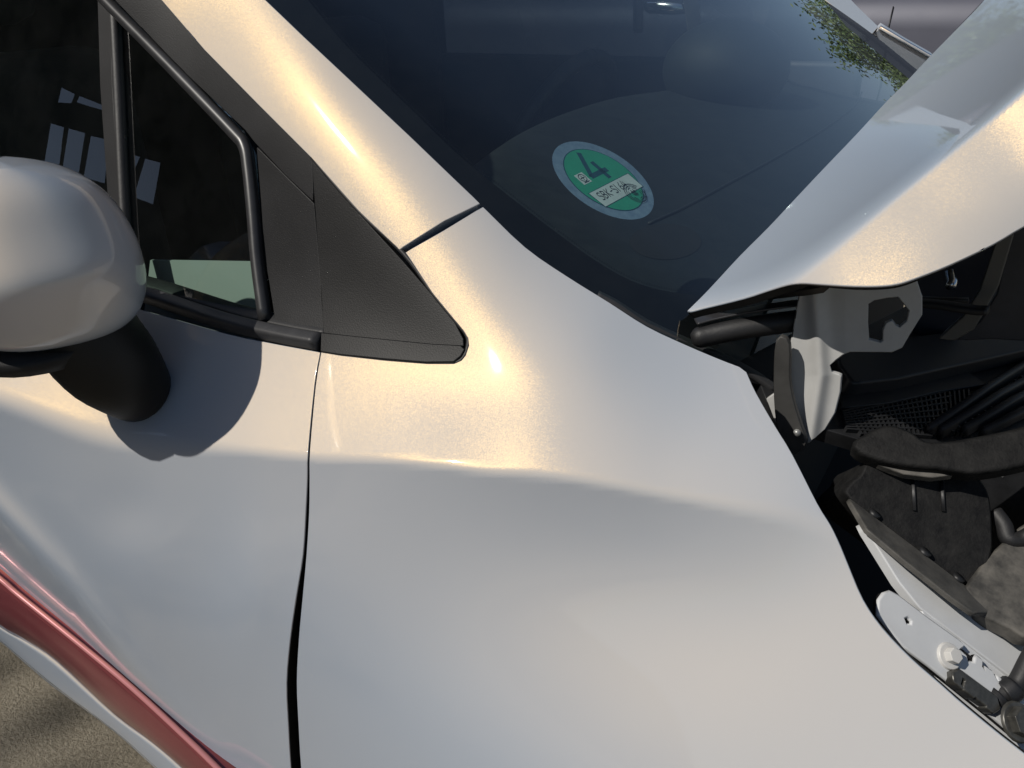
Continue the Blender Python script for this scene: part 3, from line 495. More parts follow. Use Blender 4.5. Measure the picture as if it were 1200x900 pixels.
sweep('divider_rubber', [gplane(.008)(np.array(float(a)), np.array(float(b_))) for a, b_ in curve([(134, 5), (139, 100), (146, 250), (153, 345)], 5)], ring(.0042, 10), RUBBER, door, GN)
panel('quarter_glass', [(128, -10), (200, 68), (280, 150), (296, 180), (304, 300), (312, 385), (150, 350), (143, 240), (134, 100)], gplane(.011), SIDEGLASS, door, 30, .003)
panel('door_glass', [(-200, -180), (-60, -180), (60, -100), (122, -10), (126, 100), (136, 250), (145, 345), (0, 310), (-200, 240)], gplane(.012), SIDEGLASS, door, 30, .003)
# belt moulding: rounded strip along the bottom of the window
bp_ = curve([(-190, 244), (-60, 284), (0, 304), (80, 324), (165, 345), (265, 378), (330, 393.5), (373.5, 401.5)], 6)
belt = np.array([shoulder(np.array(float(a)), np.array(float(b_))) for a, b_ in bp_])
belt[:, 1] += .001
sweep('belt_moulding', belt, [(-a*1.0, b_) for a, b_ in rrect(.010, .0105, .0028, 4)], MOULD, door, (0, -.35, .94))
sl = belt.copy(); sl[:, 1] += .010; sl[:, 2] += .004
sweep('belt_lip', sl, rrect(.011, .005, .002, 3), RUBBER, door, (0, -.35, .94))

# ---- moulding and lower panel
def strip(name, A, B, sA, sB, mat, parent, bulge=.0, m=8, back=.006):
    """curved strip between two outlines, given on two surfaces"""
    V = []; Fc = []; n = len(A); P = sA(A[:, 0], A[:, 1]); Q = sB(B[:, 0], B[:, 1])
    for i in range(n):
        for j in range(m+1):
            t = j/m; p = P[i]*(1-t)+Q[i]*t; p = p+np.array([0, -1, .15])*bulge*math.sin(math.pi*t); V.append(p)
        V.append(Q[i]+np.array([0, back, .0])); V.append(P[i]+np.array([0, back, 0]))
    k = m+3
    for i in range(n-1):
        for j in range(k): Fc.append((i*k+j, i*k+(j+1) % k, (i+1)*k+(j+1) % k, (i+1)*k+j))
    o = mesh(name, V, Fc, mat, parent)
    bm = bmesh.new(); bm.from_mesh(o.data); bmesh.ops.recalc_face_normals(bm, faces=bm.faces); bm.to_mesh(o.data); bm.free()
    return o
strip('side_moulding', mo_top, mo_bot, low(-.006), low(.012), PINK, door, .006, 8, .012)
sweep('moulding_highlight', low(-.0065)(mo_top[:, 0], mo_top[:, 1]), ring(.0024, 8), simple('pink_highlight', (.62, .26, .26), .25, metal=.3), door)  # paler tube paints in the highlight along the moulding's top
strip('lower_panel', mo_bot+np.array([-4, -3]), lo_bot, low(.014), low(.024), PAINT, door, .001, 6, .03)

# ---- door mirror
mirror = thing('door_mirror', '', ''); del mirror['label']; del mirror['category']; mirror.parent = car
def housing():
    c = np.array([-.253, -.274, 1.072]); nu, nv_ = 72, 48; V = []; Fc = []; ya = math.radians(-20); cy_, sy_ = math.cos(ya), math.sin(ya)
    def sp(a, e): return math.copysign(abs(a)**e, a)
    for i in range(nv_+1):
        z = -1+2*i/nv_; z = math.sin(z*math.pi/2)            # denser towards the poles
        for j in range(nu):
            th = 2*math.pi*j/nu; cx, cy = sp(math.cos(th), .8), sp(math.sin(th), .8)
            fo = .03+.07*cy                                   # height of the fold, rising towards the door
            t = abs(z); q = (z*z+.03)**.5-.03**.5; zz = fo+z*(1-fo) if z >= 0 else fo+z*(1+fo)
            k = 1-.39*q-.19*z*(1-t**2)-(.42*t**6 if z >= 0 else .80*t**7)*(1-.39*.84/(1))
            k = max(0, k) if t < .999 else 0
            X = cx*k*(.078 if cx > 0 else .035); Y = cy*(.2*k+.8*(1-abs(z)**3)**.5)*.060*(1-.05*z)
            Z = zz*.057
            X += .006*z; V.append(c+np.array([X*cy_-Y*sy_, X*sy_+Y*cy_, Z-.10*Y]))
    for i in range(nv_):
        for j in range(nu): Fc.append((i*nu+j, i*nu+(j+1) % nu, (i+1)*nu+(j+1) % nu, (i+1)*nu+j))
    o = mesh('housing', V, Fc, PAINT, mirror)
    bm = bmesh.new(); bm.from_mesh(o.data); bmesh.ops.remove_doubles(bm, verts=bm.verts, dist=1e-5); bmesh.ops.recalc_face_normals(bm, faces=bm.faces); bm.to_mesh(o.data); bm.free()
    o.data.polygons.foreach_set('use_smooth', [True]*len(o.data.polygons))
    return o
housing()
def loft(name, secs, mat, parent, n=28):
    """secs: (centre, axis a, axis b) ellipses joined in order, both ends closed"""
    V = []; Fc = []
    for c, a, b in secs:
        for k in range(n):
            t = 2*math.pi*k/n; V.append(np.array(c)+np.array(a)*math.cos(t)+np.array(b)*math.sin(t))
    for i in range(len(secs)-1):
        for k in range(n): Fc.append((i*n+k, i*n+(k+1) % n, (i+1)*n+(k+1) % n, (i+1)*n+k))
    Fc += [tuple(range(n))[::-1], tuple(range((len(secs)-1)*n, len(secs)*n))]
    o = mesh(name, V, Fc, mat, parent)
    bm = bmesh.new(); bm.from_mesh(o.data); bmesh.ops.recalc_face_normals(bm, faces=bm.faces); bm.to_mesh(o.data); bm.free()
    return o
def tube_px(name, secs, mat, parent, n=28):              # round sections, (px, py, Y, radius) along an axis
    secs = curve(secs, 4); P = np.array([at(x, y, Y=Y) for x, y, Y, r_ in secs]); T = np.gradient(P, axis=0); T /= np.linalg.norm(T, axis=1, keepdims=True); out = []
    for p, t, s_ in zip(P, T, secs):
        a = np.cross(t, [0, 0, 1]); a /= np.linalg.norm(a); b2 = np.cross(a, t); out.append((p, a*s_[3], b2*s_[3]))
    return loft(name, out, mat, parent, n)
tube_px('stalk', [(70, 352, -.272, .030), (92, 380, -.268, .031), (114, 408, -.264, .031), (132, 428, -.259, .030), (146, 442, -.253, .027), (155, 451, -.246, .0245), (162, 457, -.232, .0235)], STALKM, mirror)
loft('mirror_glass', [((-.280, -.288, 1.072), (-.02, .05, 0), (.0, 0, .042)), ((-.286, -.291, 1.072), (-.02, .05, 0), (0, 0, .042))], CHROME, mirror)
loft('housing_base', [((-.252, -.280, 1.022), (.044, -.016, 0), (.014, .042, 0)), ((-.254, -.280, 1.011), (.040, -.014, 0), (.012, .038, 0))], FRAME, mirror)
def pz(p0, n): n = np.array(n, float); n /= np.linalg.norm(n); return on_plane(p0, n)
# ================================================================== windscreen
RK, TW = math.radians(33.12), math.radians(4.13)
ORG = np.array([0, 0, 1.08]); YC = .516
eD = np.array([math.cos(RK), 0, -math.sin(RK)]); n0 = np.array([math.sin(RK), 0, math.cos(RK)])
KW = math.tan(TW)/(2*YC)
def ws_sag(y):                                        # plan curvature, tighter near the pillars
    y = np.asarray(y, float); e = np.maximum(0, -.04-y)+np.maximum(0, y-(2*YC+.04))
    return KW*((y-YC)**2-YC**2)+3.0*np.minimum(e, .09)**2
def ws_pt(y, s, off=0):                               # s: metres down the glass from the sticker
    return ORG + eD*s + np.array([0, 1, 0])*y - n0*(ws_sag(y)+off)
def ws_hit(px, py, off=0):
    px = np.asarray(px, float); py = np.asarray(py, float); v = rays(px, py)
    t = ((ORG-C) @ n0)/(v @ n0)
    for _ in range(8):
        y = C[1]+v[..., 1]*t
        t = ((ORG-C) @ n0 - (ws_sag(y)+off))/(v @ n0)
    return C+v*t[..., None]
def ws_surf(off=0): return lambda px, py: ws_hit(px, py, off)
edge = curve([(120, -200), (215, -103), (310, -2), (400, 83), (480, 158), (530, 206), (563, 237), (615, 286), (664, 320), (714, 351), (758, 379), (807, 402), (870, 430), (960, 450)], 4)
EP = ws_hit(edge[:, 0]-3, edge[:, 1]+4); ey = EP[:, 1]; es = (EP-ORG) @ eD
o_ = np.argsort(es); es, ey = es[o_], ey[o_]
def edge_y(s): return np.interp(s, es, ey)
def grid_sheet(name, ys, ss, off, mat, parent, back=0):
    V = []; Fc = []; n, m = ys.shape
    for i in range(n):
        for j in range(m): V.append(ws_pt(ys[i, j], ss[i, j], off))
    for i in range(n-1):
        for j in range(m-1): Fc.append((i*m+j, (i+1)*m+j, (i+1)*m+j+1, i*m+j+1))
    if back:
        k = len(V)
        for i in range(n):
            for j in range(m): V.append(ws_pt(ys[i, j], ss[i, j], off+back))
        Fc += [tuple(k+q for q in f[::-1]) for f in list(Fc)]
        rim = [(0, j) for j in range(m)]+[(i, m-1) for i in range(1, n)]+[(n-1, j) for j in range(m-2, -1, -1)]+[(i, 0) for i in range(n-2, 0, -1)]
        for a, b in zip(rim, rim[1:]+rim[:1]): Fc.append((a[0]*m+a[1], k+a[0]*m+a[1], k+b[0]*m+b[1], b[0]*m+b[1]))
    return mesh(name, V, Fc, mat, parent)
def bot_s(t): return .150+.075*(1-(2*t-1)**2)         # lower edge of the glass, t across the car
top_s = -.74; ts = np.linspace(0, 1, 41); us = np.linspace(0, 1, 33)
SS = np.array([[top_s+(bot_s(t)-top_s)*u for t in ts] for u in us])
FE = ws_hit(*np.array(curve([(760, -150), (860, -76), (915, -36), (962, -3), (1022, 39.5), (1076, 83), (1112, 112)], 4)).T)
fs = (FE-ORG) @ eD; fo_ = np.argsort(fs)
def far_y(s): return np.interp(s, fs[fo_], FE[fo_, 1])
YS = np.array([[(lambda a, z: a+(z-a)*t)(edge_y(SS[i, j]), far_y(SS[i, j])) for j, t in enumerate(ts)] for i in range(len(us))])
windscreen = grid_sheet('windscreen', YS, SS, 0, WGLASS, car)
# black ceramic band along the near edge and the bottom, with its dot row
fr_in = curve([(300, -80), (345, -28), (380, 15), (415, 55), (480, 118), (545, 180), (620, 240), (665, 274), (700, 299), (740, 322), (780, 335), (830, 341), (880, 338), (960, 325)], 4)
FI = ws_hit(fr_in[:, 0], fr_in[:, 1]); FO = ws_hit(np.interp(np.linspace(0, 1, len(fr_in)), np.linspace(0, 1, len(edge)), edge[:, 0])-6, np.interp(np.linspace(0, 1, len(fr_in)), np.linspace(0, 1, len(edge)), edge[:, 1])+8)
V = []; Fc = []
for a, b in zip(FI, FO):
    V += [a-n0*.004, b-n0*.004]
for i in range(len(FI)-1): Fc.append((2*i, 2*i+1, 2*i+3, 2*i+2))
mesh('frit_band', V, Fc, FRIT, windscreen)
V = []; Fc = []
dp = ws_hit(*(curve(fr_in, 3)+np.array([1.6, -2.2])).T); seglen = np.r_[0, np.cumsum(np.linalg.norm(np.diff(dp, axis=0), axis=1))]
for row, (dd, rr) in enumerate(((0, .0006), (.0016, .0004))):
    for k, q in enumerate(np.arange(0, seglen[-1], .0018)):
        c0 = np.array([np.interp(q, seglen, dp[:, i]) for i in range(3)])-n0*.004+np.array([-.3, .8, .2])*dd; i0 = len(V)
        for j in range(6): V.append(c0+np.array([0, 1, 0])*rr*math.cos(j*math.pi/3)+eD*rr*math.sin(j*math.pi/3))
        Fc.append(tuple(range(i0, i0+6)))
FB = [ws_pt(float(far_y(q)), q, .004) for q in np.linspace(-.5, .14, 24)]; FA = [ws_pt(float(far_y(q))-.035, q, .004) for q in np.linspace(-.5, .14, 24)]
mesh('far_frit_band', [p for ab in zip(FA, FB) for p in ab], [(2*i, 2*i+1, 2*i+3, 2*i+2) for i in range(23)], FRIT, windscreen)
d_ = mesh('frit_dots', V, Fc, FRIT, windscreen, False); d_['kind'] = 'stuff'
# moulding between fender and glass
mp = curve([(700, 346), (720, 356), (758, 380), (807, 402.5), (850, 421), (885, 440), (908, 456)], 5)
MP = ws_hit(mp[:, 0], mp[:, 1], .003)
sweep('glass_edge_moulding', MP, rrect(.007, .004, .0015), MOULD, windscreen, n0)

# ================================================================== sticker (inside of the glass, 80 mm)
def flat(name, col, rough=.6, spec=.3, var=.06):
    return simple(name, col, rough, spec=spec, var=var, vscale=120)
ST_RING = simple('sticker_ring_foil', (.16, .24, .36), .5, col2=(.24, .34, .46), vscale=160)
ST_GREEN = flat('sticker_green', (.035, .36, .23)); ST_DARK = flat('sticker_print', (.02, .09, .13)); ST_WHITE = flat('sticker_white', (.62, .70, .70)); INK = flat('ink', (.01, .012, .016))
a_ = math.radians(2.2)
pl = ws_pt(0, 0); yv = np.array([0, math.cos(TW), 0])+n0*math.sin(TW); dv = eD
sY, sD = math.cos(a_)*yv+math.sin(a_)*dv, -math.sin(a_)*yv+math.cos(a_)*dv; sN = np.cross(sD, sY); sN = sN if sN @ n0 > 0 else -sN
def sp_(u, v, lift): return pl-sN*(.0012-lift)+sY*u*.001+sD*v*.001           # sticker millimetres, v down
sticker = thing('emission_sticker', '', ''); del sticker['category']; sticker['label'] = 'round green emission sticker numbered 4 behind the windscreen'; sticker.parent = car
def fill(name, pts, lift, mat):
    return mesh(name, [sp_(u, v, lift) for u, v in pts], [tuple(range(len(pts)))], mat, sticker, False)
def disc(r, n=64, cu=0, cv=0): return [(cu+r*math.cos(2*math.pi*k/n), cv+r*math.sin(2*math.pi*k/n)) for k in range(n)]
def strokes(name, lines, w, lift, mat):
    V = []; Fc = []
    for ln in lines:
        ln = np.array(ln, float)
        for a, b in zip(ln, ln[1:]):
            d = b-a; l = np.linalg.norm(d)
            if l < 1e-6: continue
            d /= l; nn = np.array([-d[1], d[0]])*w/2; e = d*w*.4; k = len(V)
            V += [sp_(*(a-e+nn), lift), sp_(*(b+e+nn), lift), sp_(*(b+e-nn), lift), sp_(*(a-e-nn), lift)]; Fc.append((k, k+1, k+2, k+3))
    return mesh(name, V, Fc, mat, sticker, False)
fill('rim', disc(40), 0, ST_RING); fill('outline', disc(31.8), .0001, ST_DARK); fill('green_field', disc(31.0), .0002, ST_GREEN)
fill('number_field_outline', [(-27.4, 4.3), (27.6, 4.3), (27.6, 19.7), (-26, 19.7)], .0003, ST_DARK)
fill('number_field', [(-26.8, 4.8), (26.8, 4.8), (26.8, 19.2), (-25.4, 19.2)], .0004, ST_WHITE)
strokes('numeral', [[(3.3, -26.3), (-7.6, -7)], [(-7.6, -6.2), (11, -6.2)], [(6.3, -15), (6.6, -.5)]], 4.2, .0003, ST_DARK)
fill('symbol_field', [(-22.6, -12.6), (-12.6, -12.6), (-12.6, -2.6), (-22.6, -2.6)], .0003, ST_WHITE)
strokes('symbol', [disc(3.4, 24, -17.6, -8.2)+[(-14.2, -8.2)], [(-19.8, -8.2), (-15.4, -8.2)], [(-17.6, -10.2), (-17.6, -6.2)], [(-20.5, -3.9), (-14.5, -3.9)]], .5, .0005, INK)
def arc(cx, cy, rx, ry, a0, a1, n=10): return [(cx+rx*math.cos(math.radians(a0+(a1-a0)*k/n)), cy+ry*math.sin(math.radians(a0+(a1-a0)*k/n))) for k in range(n+1)]
def hand(x, y, h):
    s = h/10; T = []
    def put(w, *ls):
        nonlocal x
        for l in ls: T.append([(x+a*s, y+b*s) for a, b in l])
        x += (w+1.7)*s
    S_ = arc(2.6, -7.6, 2.4, 2.3, -30, -270, 8)+arc(2.4, -2.6, 2.6, 2.6, -90, 130, 9)
    put(5.2, S_)
    put(5.2, [(0, 0), (.3, -10)], arc(.2, -7.6, 4.2, 2.4, -90, 90, 8), arc(.1, -2.6, 4.8, 2.6, -90, 90, 8))
    put(5.2, [(.2, 0), (.4, -10)], [(4.8, -9.6), (.4, -4.6), (5, 0)])
    put(3.4, [(0, -4.6), (3.4, -5)])
    put(5.2, S_)
    put(1.8, [(.8, 0), (1, -10)])
    x += 2.2*s
    put(5, [(4, -9.8), (1.2, -6), (.3, -2.6)], arc(2.6, -2.5, 2.3, 2.4, -180, 180, 14))
    put(5, [(2.2, -10), (.2, -4), (5.4, -4.2)], [(4, -8), (3.6, 0)])
    return T
strokes('registration_number', hand(-21.8, 14.2, 7.0), .62, .0006, INK)
st = []
for rr in (9.2, 7.4): st.append(disc(rr, 40, 12.5, 21)[:-2])
for rr in (5.6,): st += [arc(12.5, 21, rr, rr, a, a+36, 4) for a in range(0, 360, 60)]
st += [[(9.8, 19), (15, 19)], [(9.6, 20.6), (15.2, 20.6)], [(10, 22.2), (15, 22.2)], [(11, 17.4), (12, 23.4)], [(13.8, 17.4), (13.4, 23.4)], [(20, 26), (24, 22)], [(16, 28.5), (19, 27)]]
strokes('stamp', st, .5, .0007, INK)

# ================================================================== cabin seen through the glass
dash = thing('dashboard', '', ''); del dash['label']; del dash['category']; dash.parent = car
def dash_s(px, py):                                   # gently crowned top, a hand below the glass
    return on_plane((.0, .3, .985), np.array([.20, 0, .98])/np.linalg.norm([.2, 0, .98]))(px, py)
DE = np.array([on_plane((0, .3, .975), np.array([.158, 0, .987]))(np.array(float(a)), np.array(float(c_))) for a, c_ in curve([(500, 215), (545, 180), (600, 146), (680, 116), (760, 101), (850, 84), (930, 72)], 4)])
V = []; Fc = []; nx_, ny_ = 26, 40
def dash_z(x, y, x_edge):
    z = .992-.16*(x+.05)-.015*((y-.5)/.6)**2
    if x < x_edge+.06: z -= .9*(x_edge+.06-x)**2/.06*.5
    return z
for j in range(ny_+1):
    y = -.10+1.22*j/ny_; xe = -.235-.03*math.sin(math.pi*min(1, max(0, (y-.1)/.9)))-(.04 if y > .65 else 0)*min(1, (y-.65)/.15)
    xe = float(np.interp(y, DE[:, 1], DE[:, 0]))
    for i in range(nx_+1):
        t = i/nx_; x = xe+(.125-xe)*t; V.append((x, y, dash_z(x, y, xe)))
    V.append((xe+.01, y, dash_z(xe, y, xe)-.03)); V.append((xe+.03, y, .6))
k = nx_+3
for j in range(ny_):
    for i in range(nx_):
        Fc.append((j*k+i, j*k+i+1, (j+1)*k+i+1, (j+1)*k+i))
    Fc.append((j*k, (j+1)*k, (j+1)*k+nx_+1, j*k+nx_+1)); Fc.append((j*k+nx_+1, (j+1)*k+nx_+1, (j+1)*k+nx_+2, j*k+nx_+2))
mesh('dash_top', V, Fc, DASH, dash)
def on_dash(px, py, lift=.002):
    v = rays(np.array(float(px)), np.array(float(py)))
    t = .3
    for _ in range(60):
        p = C+v*t; e = p[2]-(.992-.16*(p[0]+.05)-.015*((p[1]-.5)/.6)**2+lift); t += e/(-v[2]-.16*v[0])*.8
    return C+v*t
sweep('defroster_seam', [on_dash(a, b, .001) for a, b in curve([(1010, 108), (1000, 125), (960, 155), (900, 190), (850, 217), (800, 244), (760, 262)], 6)], ring(.0016, 6), CARD, dash)
cv = np.array([on_dash(780+42*math.cos(t), 283+21*math.sin(t), .0006) for t in np.linspace(0, 2*math.pi, 33)[:-1]])
mesh('speaker_grille', list(cv)+[cv.mean(0)], [(i, (i+1) % 32, 32) for i in range(32)], DARK, dash)
# instrument hood and steering wheel on the far side
bm = bmesh.new(); bmesh.ops.create_uvsphere(bm, u_segments=32, v_segments=16, radius=1, matrix=Matrix.Translation((-.20, .84, 1.05)) @ Matrix.Diagonal((.10, .10, .075, 1)))
bm_obj('instrument_hood', bm, DASH, dash)
wheel = thing('steering_wheel', '', ''); del wheel['label']; del wheel['category']; wheel.parent = car
wc = np.array([-.52, .84, .90]); wa = np.array([.42, 0, .9]); wb = np.array([0, 1., 0]); wn_ = np.cross(wa/np.linalg.norm(wa), wb)
wp = [wc+.18*(wa/np.linalg.norm(wa)*math.cos(t)+wb*math.sin(t)) for t in np.linspace(0, 2*math.pi, 49)]
sweep('wheel_rim', wp, ring(.014, 10), RUBBER, wheel, wn_)
box('wheel_hub', -.55, -.49, .77, .91, .85, .95, RUBBER, wheel, .02)
# far door inside, with a bright handle
fd = thing('far_door_inside', '', ''); del fd['label']; del fd['category']; fd.parent = car
box('inner_panel', -1.0, -.05, 1.14, 1.18, .45, 1.03, CARD, fd, .01)
mesh('far_window', [(-1.0, 1.15, 1.03), (-.05, 1.15, 1.03), (-.55, 1.06, 1.45), (-1.0, 1.06, 1.45)], [(0, 1, 2, 3)], glass_mat('far_tinted_glass', (.10, .12, .14)), fd, False)
hp = at(782, 9, Y=1.13); hx = at(800, 9, Y=1.13)[0]-at(765, 9, Y=1.13)[0]
loft('inner_handle', [(hp+np.array([-hx*.75, -.01, .004]), (0, .006, 0), (0, 0, .006)), (hp+np.array([-hx*.5, -.02, .003]), (0, .008, 0), (0, 0, .012)), (hp+np.array([hx*.2, -.02, 0]), (0, .008, 0), (0, 0, .012)), (hp+np.array([hx*1.1, -.012, -.003]), (0, .006, 0), (0, 0, .008))], CHROME, fd, 14)
q0, q1 = at(808, -10, Y=1.12), at(817, 55, Y=1.05)
sweep('belt_strap', [q0, (q0+q1)/2, q1], rrect(.028, .004, .001), RUBBER, fd)
q0, q1 = at(748, -10, Y=1.12), at(748, 36, Y=1.08)
sweep('grab_pillar', [q0, (q0+q1)/2, q1], ring(.010, 8), RUBBER, fd)
for sx, sy in ((-1.15, .17), (-1.15, .86)):
    seat = thing('front_seat', '', ''); del seat['label']; del seat['category']; seat.parent = car
    box('backrest', sx-.1, sx+.06, sy-.23, sy+.23, .5, 1.12, CLOTH, seat, .05); box('cushion', sx, sx+.5, sy-.23, sy+.23, .4, .55, CLOTH, seat, .05); box('headrest', sx-.08, sx+.03, sy-.12, sy+.12, 1.16, 1.34, CLOTH, seat, .04)
cab = thing('cabin_shell', '', ''); del cab['label']; del cab['category']; cab.parent = car
box('floor', -2.3, .0, -.12, 1.15, .28, .3, DARK, cab); box('bulkhead', .02, .05, -.06, 1.1, .3, .93, DARK, cab); box('far_side_wall', -2.3, -1.0, 1.13, 1.17, .3, 1.45, DARK, cab); box('rear_wall', -2.32, -2.28, -.1, 1.15, .3, 1.46, DARK, cab)
mesh('roof', [(-.60, .02, 1.48), (-.60, 1.01, 1.48), (-2.3, .99, 1.47), (-2.3, .04, 1.47), (-.60, .02, 1.45), (-.60, 1.01, 1.45), (-2.3, .99, 1.44), (-2.3, .04, 1.44)], [(0, 1, 2, 3), (7, 6, 5, 4), (0, 4, 5, 1), (1, 5, 6, 2), (2, 6, 7, 3), (3, 7, 4, 0)], PAINT, cab, False)
# inner sill of the quarter window that catches the sun
q = [gplane(.035)(np.array(float(a)), np.array(float(b))) for a, b in ((176, 305), (297, 307), (310, 385), (160, 352))]
prism('window_inner_cap', [q[0], q[1], q[2]+np.array([0, -.0, -.02]), q[3]+np.array([0, 0, -.02])], (0, 1, 0), .002, simple('inner_cap_plastic', (.42, .43, .42), .7), cab)

# far A-pillar and fender edge
panel('far_pillar', [(925, -45), (960, -45), (986, -12), (1005, 8), (1029, 31), (1022, 39), (1000, 25), (965, -2)], pz(at(1025, 33, Y=1.135), (.35, -.35, .87)), PAINT, car, 12, .02)
panel('far_fender', [(1031.5, 32.5), (1060, 50), (1090, 67), (1100, 76), (1080, 88), (1074, 83), (1050, 64), (1024, 40.5)], pz(at(1028, 37, Y=1.135), (.2, -.93, -.3)), PAINT, car, 12, .02)
sweep('far_fender_edge', [pz(at(1028, 37, Y=1.135), (.2, -.93, -.3))(np.array(float(a)), np.array(float(c_))) for a, c_ in ((1031, 32), (1060, 49), (1090, 66), (1100, 73))], ring(.0035, 8), PAINT, car)

# ================================================================== bonnet
hood = thing('bonnet', '', ''); del hood['label']; del hood['category']; hood.parent = car
HE_REAR = [(806, 364), (830, 340), (867, 300), (900, 267), (930, 235), (962, 201), (1006, 155), (1037, 121), (1060, 98), (1090, 66), (1140, 15), (1165, -12), (1200, -45)]
HE_SIDE = [(1300, 215), (1250, 241), (1200, 264), (1162, 286), (1113, 309), (1075, 324), (1052, 331.5), (1030, 334), (1000, 334), (965, 332), (938, 330.5), (922, 332), (900, 338.5), (871, 348), (827, 359), (812, 363)]
panel('bonnet_skin', [*curve(HE_REAR, 3), (1300, -60), *curve(HE_SIDE, 3)], hood_s, PAINT, hood, 4, .006, .0010, rim=RIM_SHADE)
UNDER = simple('bonnet_underside', (.012, .012, .012), .55, var=.1)
panel('bonnet_inner', [(880, 322), (900, 285), (940, 245), (1000, 170), (1060, 108), (1140, 30), (1280, -30), (1285, 205), (1200, 250), (1113, 296), (1052, 318), (1000, 322), (938, 316), (910, 318)], inset(hood_s, .014), UNDER, hood, 16, .004)

# the bonnet goes on forward and across, beyond the picture
bd = np.array([(1299., y) for y in np.linspace(-58, 212, 16)]); BP = hood_s(bd[:, 0], bd[:, 1]); dirf = np.array([.80, -.02, .56]); V = []; Fc = []
rowp = [np.array([BP[0][0]-.04, 1.10, BP[0][2]-.05]), np.array([BP[0][0]-.02, .6, BP[0][2]+.01])]+list(BP)
for p in rowp: V += [p, p+dirf*.35, p+dirf*.8+np.array([0, 0, -.03])]
for i in range(len(rowp)-1):
    for j in range(2): Fc.append((3*i+j, 3*i+j+1, 3*i+j+4, 3*i+j+3))
mesh('bonnet_front', V, Fc, PAINT, hood)
V = [rowp[0], rowp[1], at(1150, 3, Y=.50), at(1060, 98, Y=.30), np.array([.10, .75, 1.07]), np.array([.09, 1.10, 1.03])]
mesh('bonnet_far_side', V, [(0, 1, 2, 3, 4, 5)], PAINT, hood, False)
# ---- hinge: one bent plate with a cut-out, plus its strap
PLATEM = simple('hinge_paint', (.50, .50, .49), .45, var=.05, vscale=60, coat=.2)
hs = lambda px, py: on_y(-.070+.0*np.asarray(px, float)+HB(np.asarray(px, float), np.asarray(py, float)), px, py)
def HB(x, y):                                          # ribs pressed into the plate
    c = 955+.06*(y-335)-np.clip(y-440, 0, 200)*.22
    d = (x-c)
    return -.005*np.exp(-(d/10)**2)+.008*np.clip((x-990)/90, 0, 1)
GREYP0 = simple('pin_zinc', (.3, .3, .29), .4, metal=.5)
hinge = thing('bonnet_hinge', '', ''); del hinge['label']; del hinge['category']; hinge.parent = car
HOLE = [(1016, 356), (1024, 351), (1040, 348), (1053, 347), (1060, 355), (1067, 364), (1064, 377), (1055, 385), (1049, 383), (1045, 377), (1039, 380), (1036, 388), (1036, 400), (1032, 403), (1017, 399), (1015.5, 378)]
panel('hinge_plate', [(942, 318), (927, 405), (924, 440), (926, 462), (931, 487), (938, 500), (944, 519), (955, 513), (966, 503), (977, 484), (983, 460), (984.5, 441), (974, 437), (972, 428), (979, 421), (987, 415), (996, 411.5), (1045, 412), (1056, 407), (1064, 393), (1079, 369), (1079, 348), (1069, 318)], hs, PLATEM, hinge, 3.2, .003, .0008, [HOLE], True)
panel('hinge_strap', [*curve([(911, 400), (923, 404), (923.5, 444), (928, 471), (936, 497), (943, 519), (936, 528), (929, 531), (919, 515), (911, 497), (908, 449)], 3, True)], lambda px, py: on_y(-.082+0*np.asarray(px, float), px, py), simple('strap_grey', (.05, .049, .047), .5, var=.2), hinge, 5, .004, .001, (), True)
panel('hinge_foot', [(899, 468), (910, 461), (914, 490), (910, 497)], lambda px, py: on_y(-.074+0*np.asarray(px, float), px, py), PLATEM, hinge, 5, .003, .0006, (), True)
sweep('pivot_pin', [at(934, 507, Y=-.086), at(934, 507, Y=-.080)], ring(.0022, 10), GREYP0, hinge, (0, 0, 1))
# seal bar under the bonnet corner
sp0 = [at(x, y, Y=Y) for x, y, Y in curve([(811, 398, -.085), (830, 393, -.08), (870, 385, -.072), (925, 377, -.06), (990, 370, -.045)], 5)]
sc = [.55, .8, .95, 1, 1]+[1]*(len(sp0)-5)
sweep('cowl_seal', sp0, ring(.0066, 14), RUBBER, car, (0, 0, 1), scale=sc)
sweep('cowl_seal_lip', [p+np.array([0, .004, .010]) for p in sp0], rrect(.008, .0014, .0005), SEAL, car, (0, 0, 1))

# ================================================================== scuttle and engine bay
BAYBLK = simple('bay_black_plastic', (.012, .0125, .014), .5, bump=.12, bscale=500, var=.3, vscale=60)
DUSTY = simple('dusty_black_plastic', (.006, .006, .0065), .68, spec=.2, bump=.5, bscale=420, col2=(.017, .0168, .0165), vscale=110)
DIRTY = simple('dirty_tan_plastic', (.035, .034, .032), .7, bump=.4, bscale=120, col2=(.14, .13, .115), vscale=60)
GREYP = simple('grey_rib_plastic', (.025, .025, .027), .5, var=.2)
scuttle = thing('scuttle', '', ''); del scuttle['label']; del scuttle['category']; scuttle.parent = car
deck = pz(at(1000, 470, Y=-.03), (.30, -.10, .95))
panel('scuttle_deck', [(880, 420), (980, 400), (1120, 330), (1330, 180), (1400, 400), (1330, 540), (1200, 520), (1100, 525), (1010, 515), (960, 500), (900, 470)], deck, BAYBLK, scuttle, 18, .01)
# raised front rib of the scuttle
rib_top = pz(at(1000, 425, Y=-.055), (.25, -.15, .95))
panel('scuttle_rail', [(972, 430), (977, 424), (1000, 420), (1060, 413), (1130, 404), (1165, 396), (1200, 380), (1260, 340), (1290, 360), (1210, 420), (1160, 432), (1100, 446), (1040, 460), (990, 466), (976, 448)], inset(deck, -.014), GREYP, scuttle, 9, .012, .002)
panel('scuttle_lip', [(985, 466), (1040, 461), (1100, 447), (1130, 440), (1150, 455), (1100, 462), (1040, 476), (984, 482)], inset(deck, -.004), BAYBLK, scuttle, 9, .006, .001)
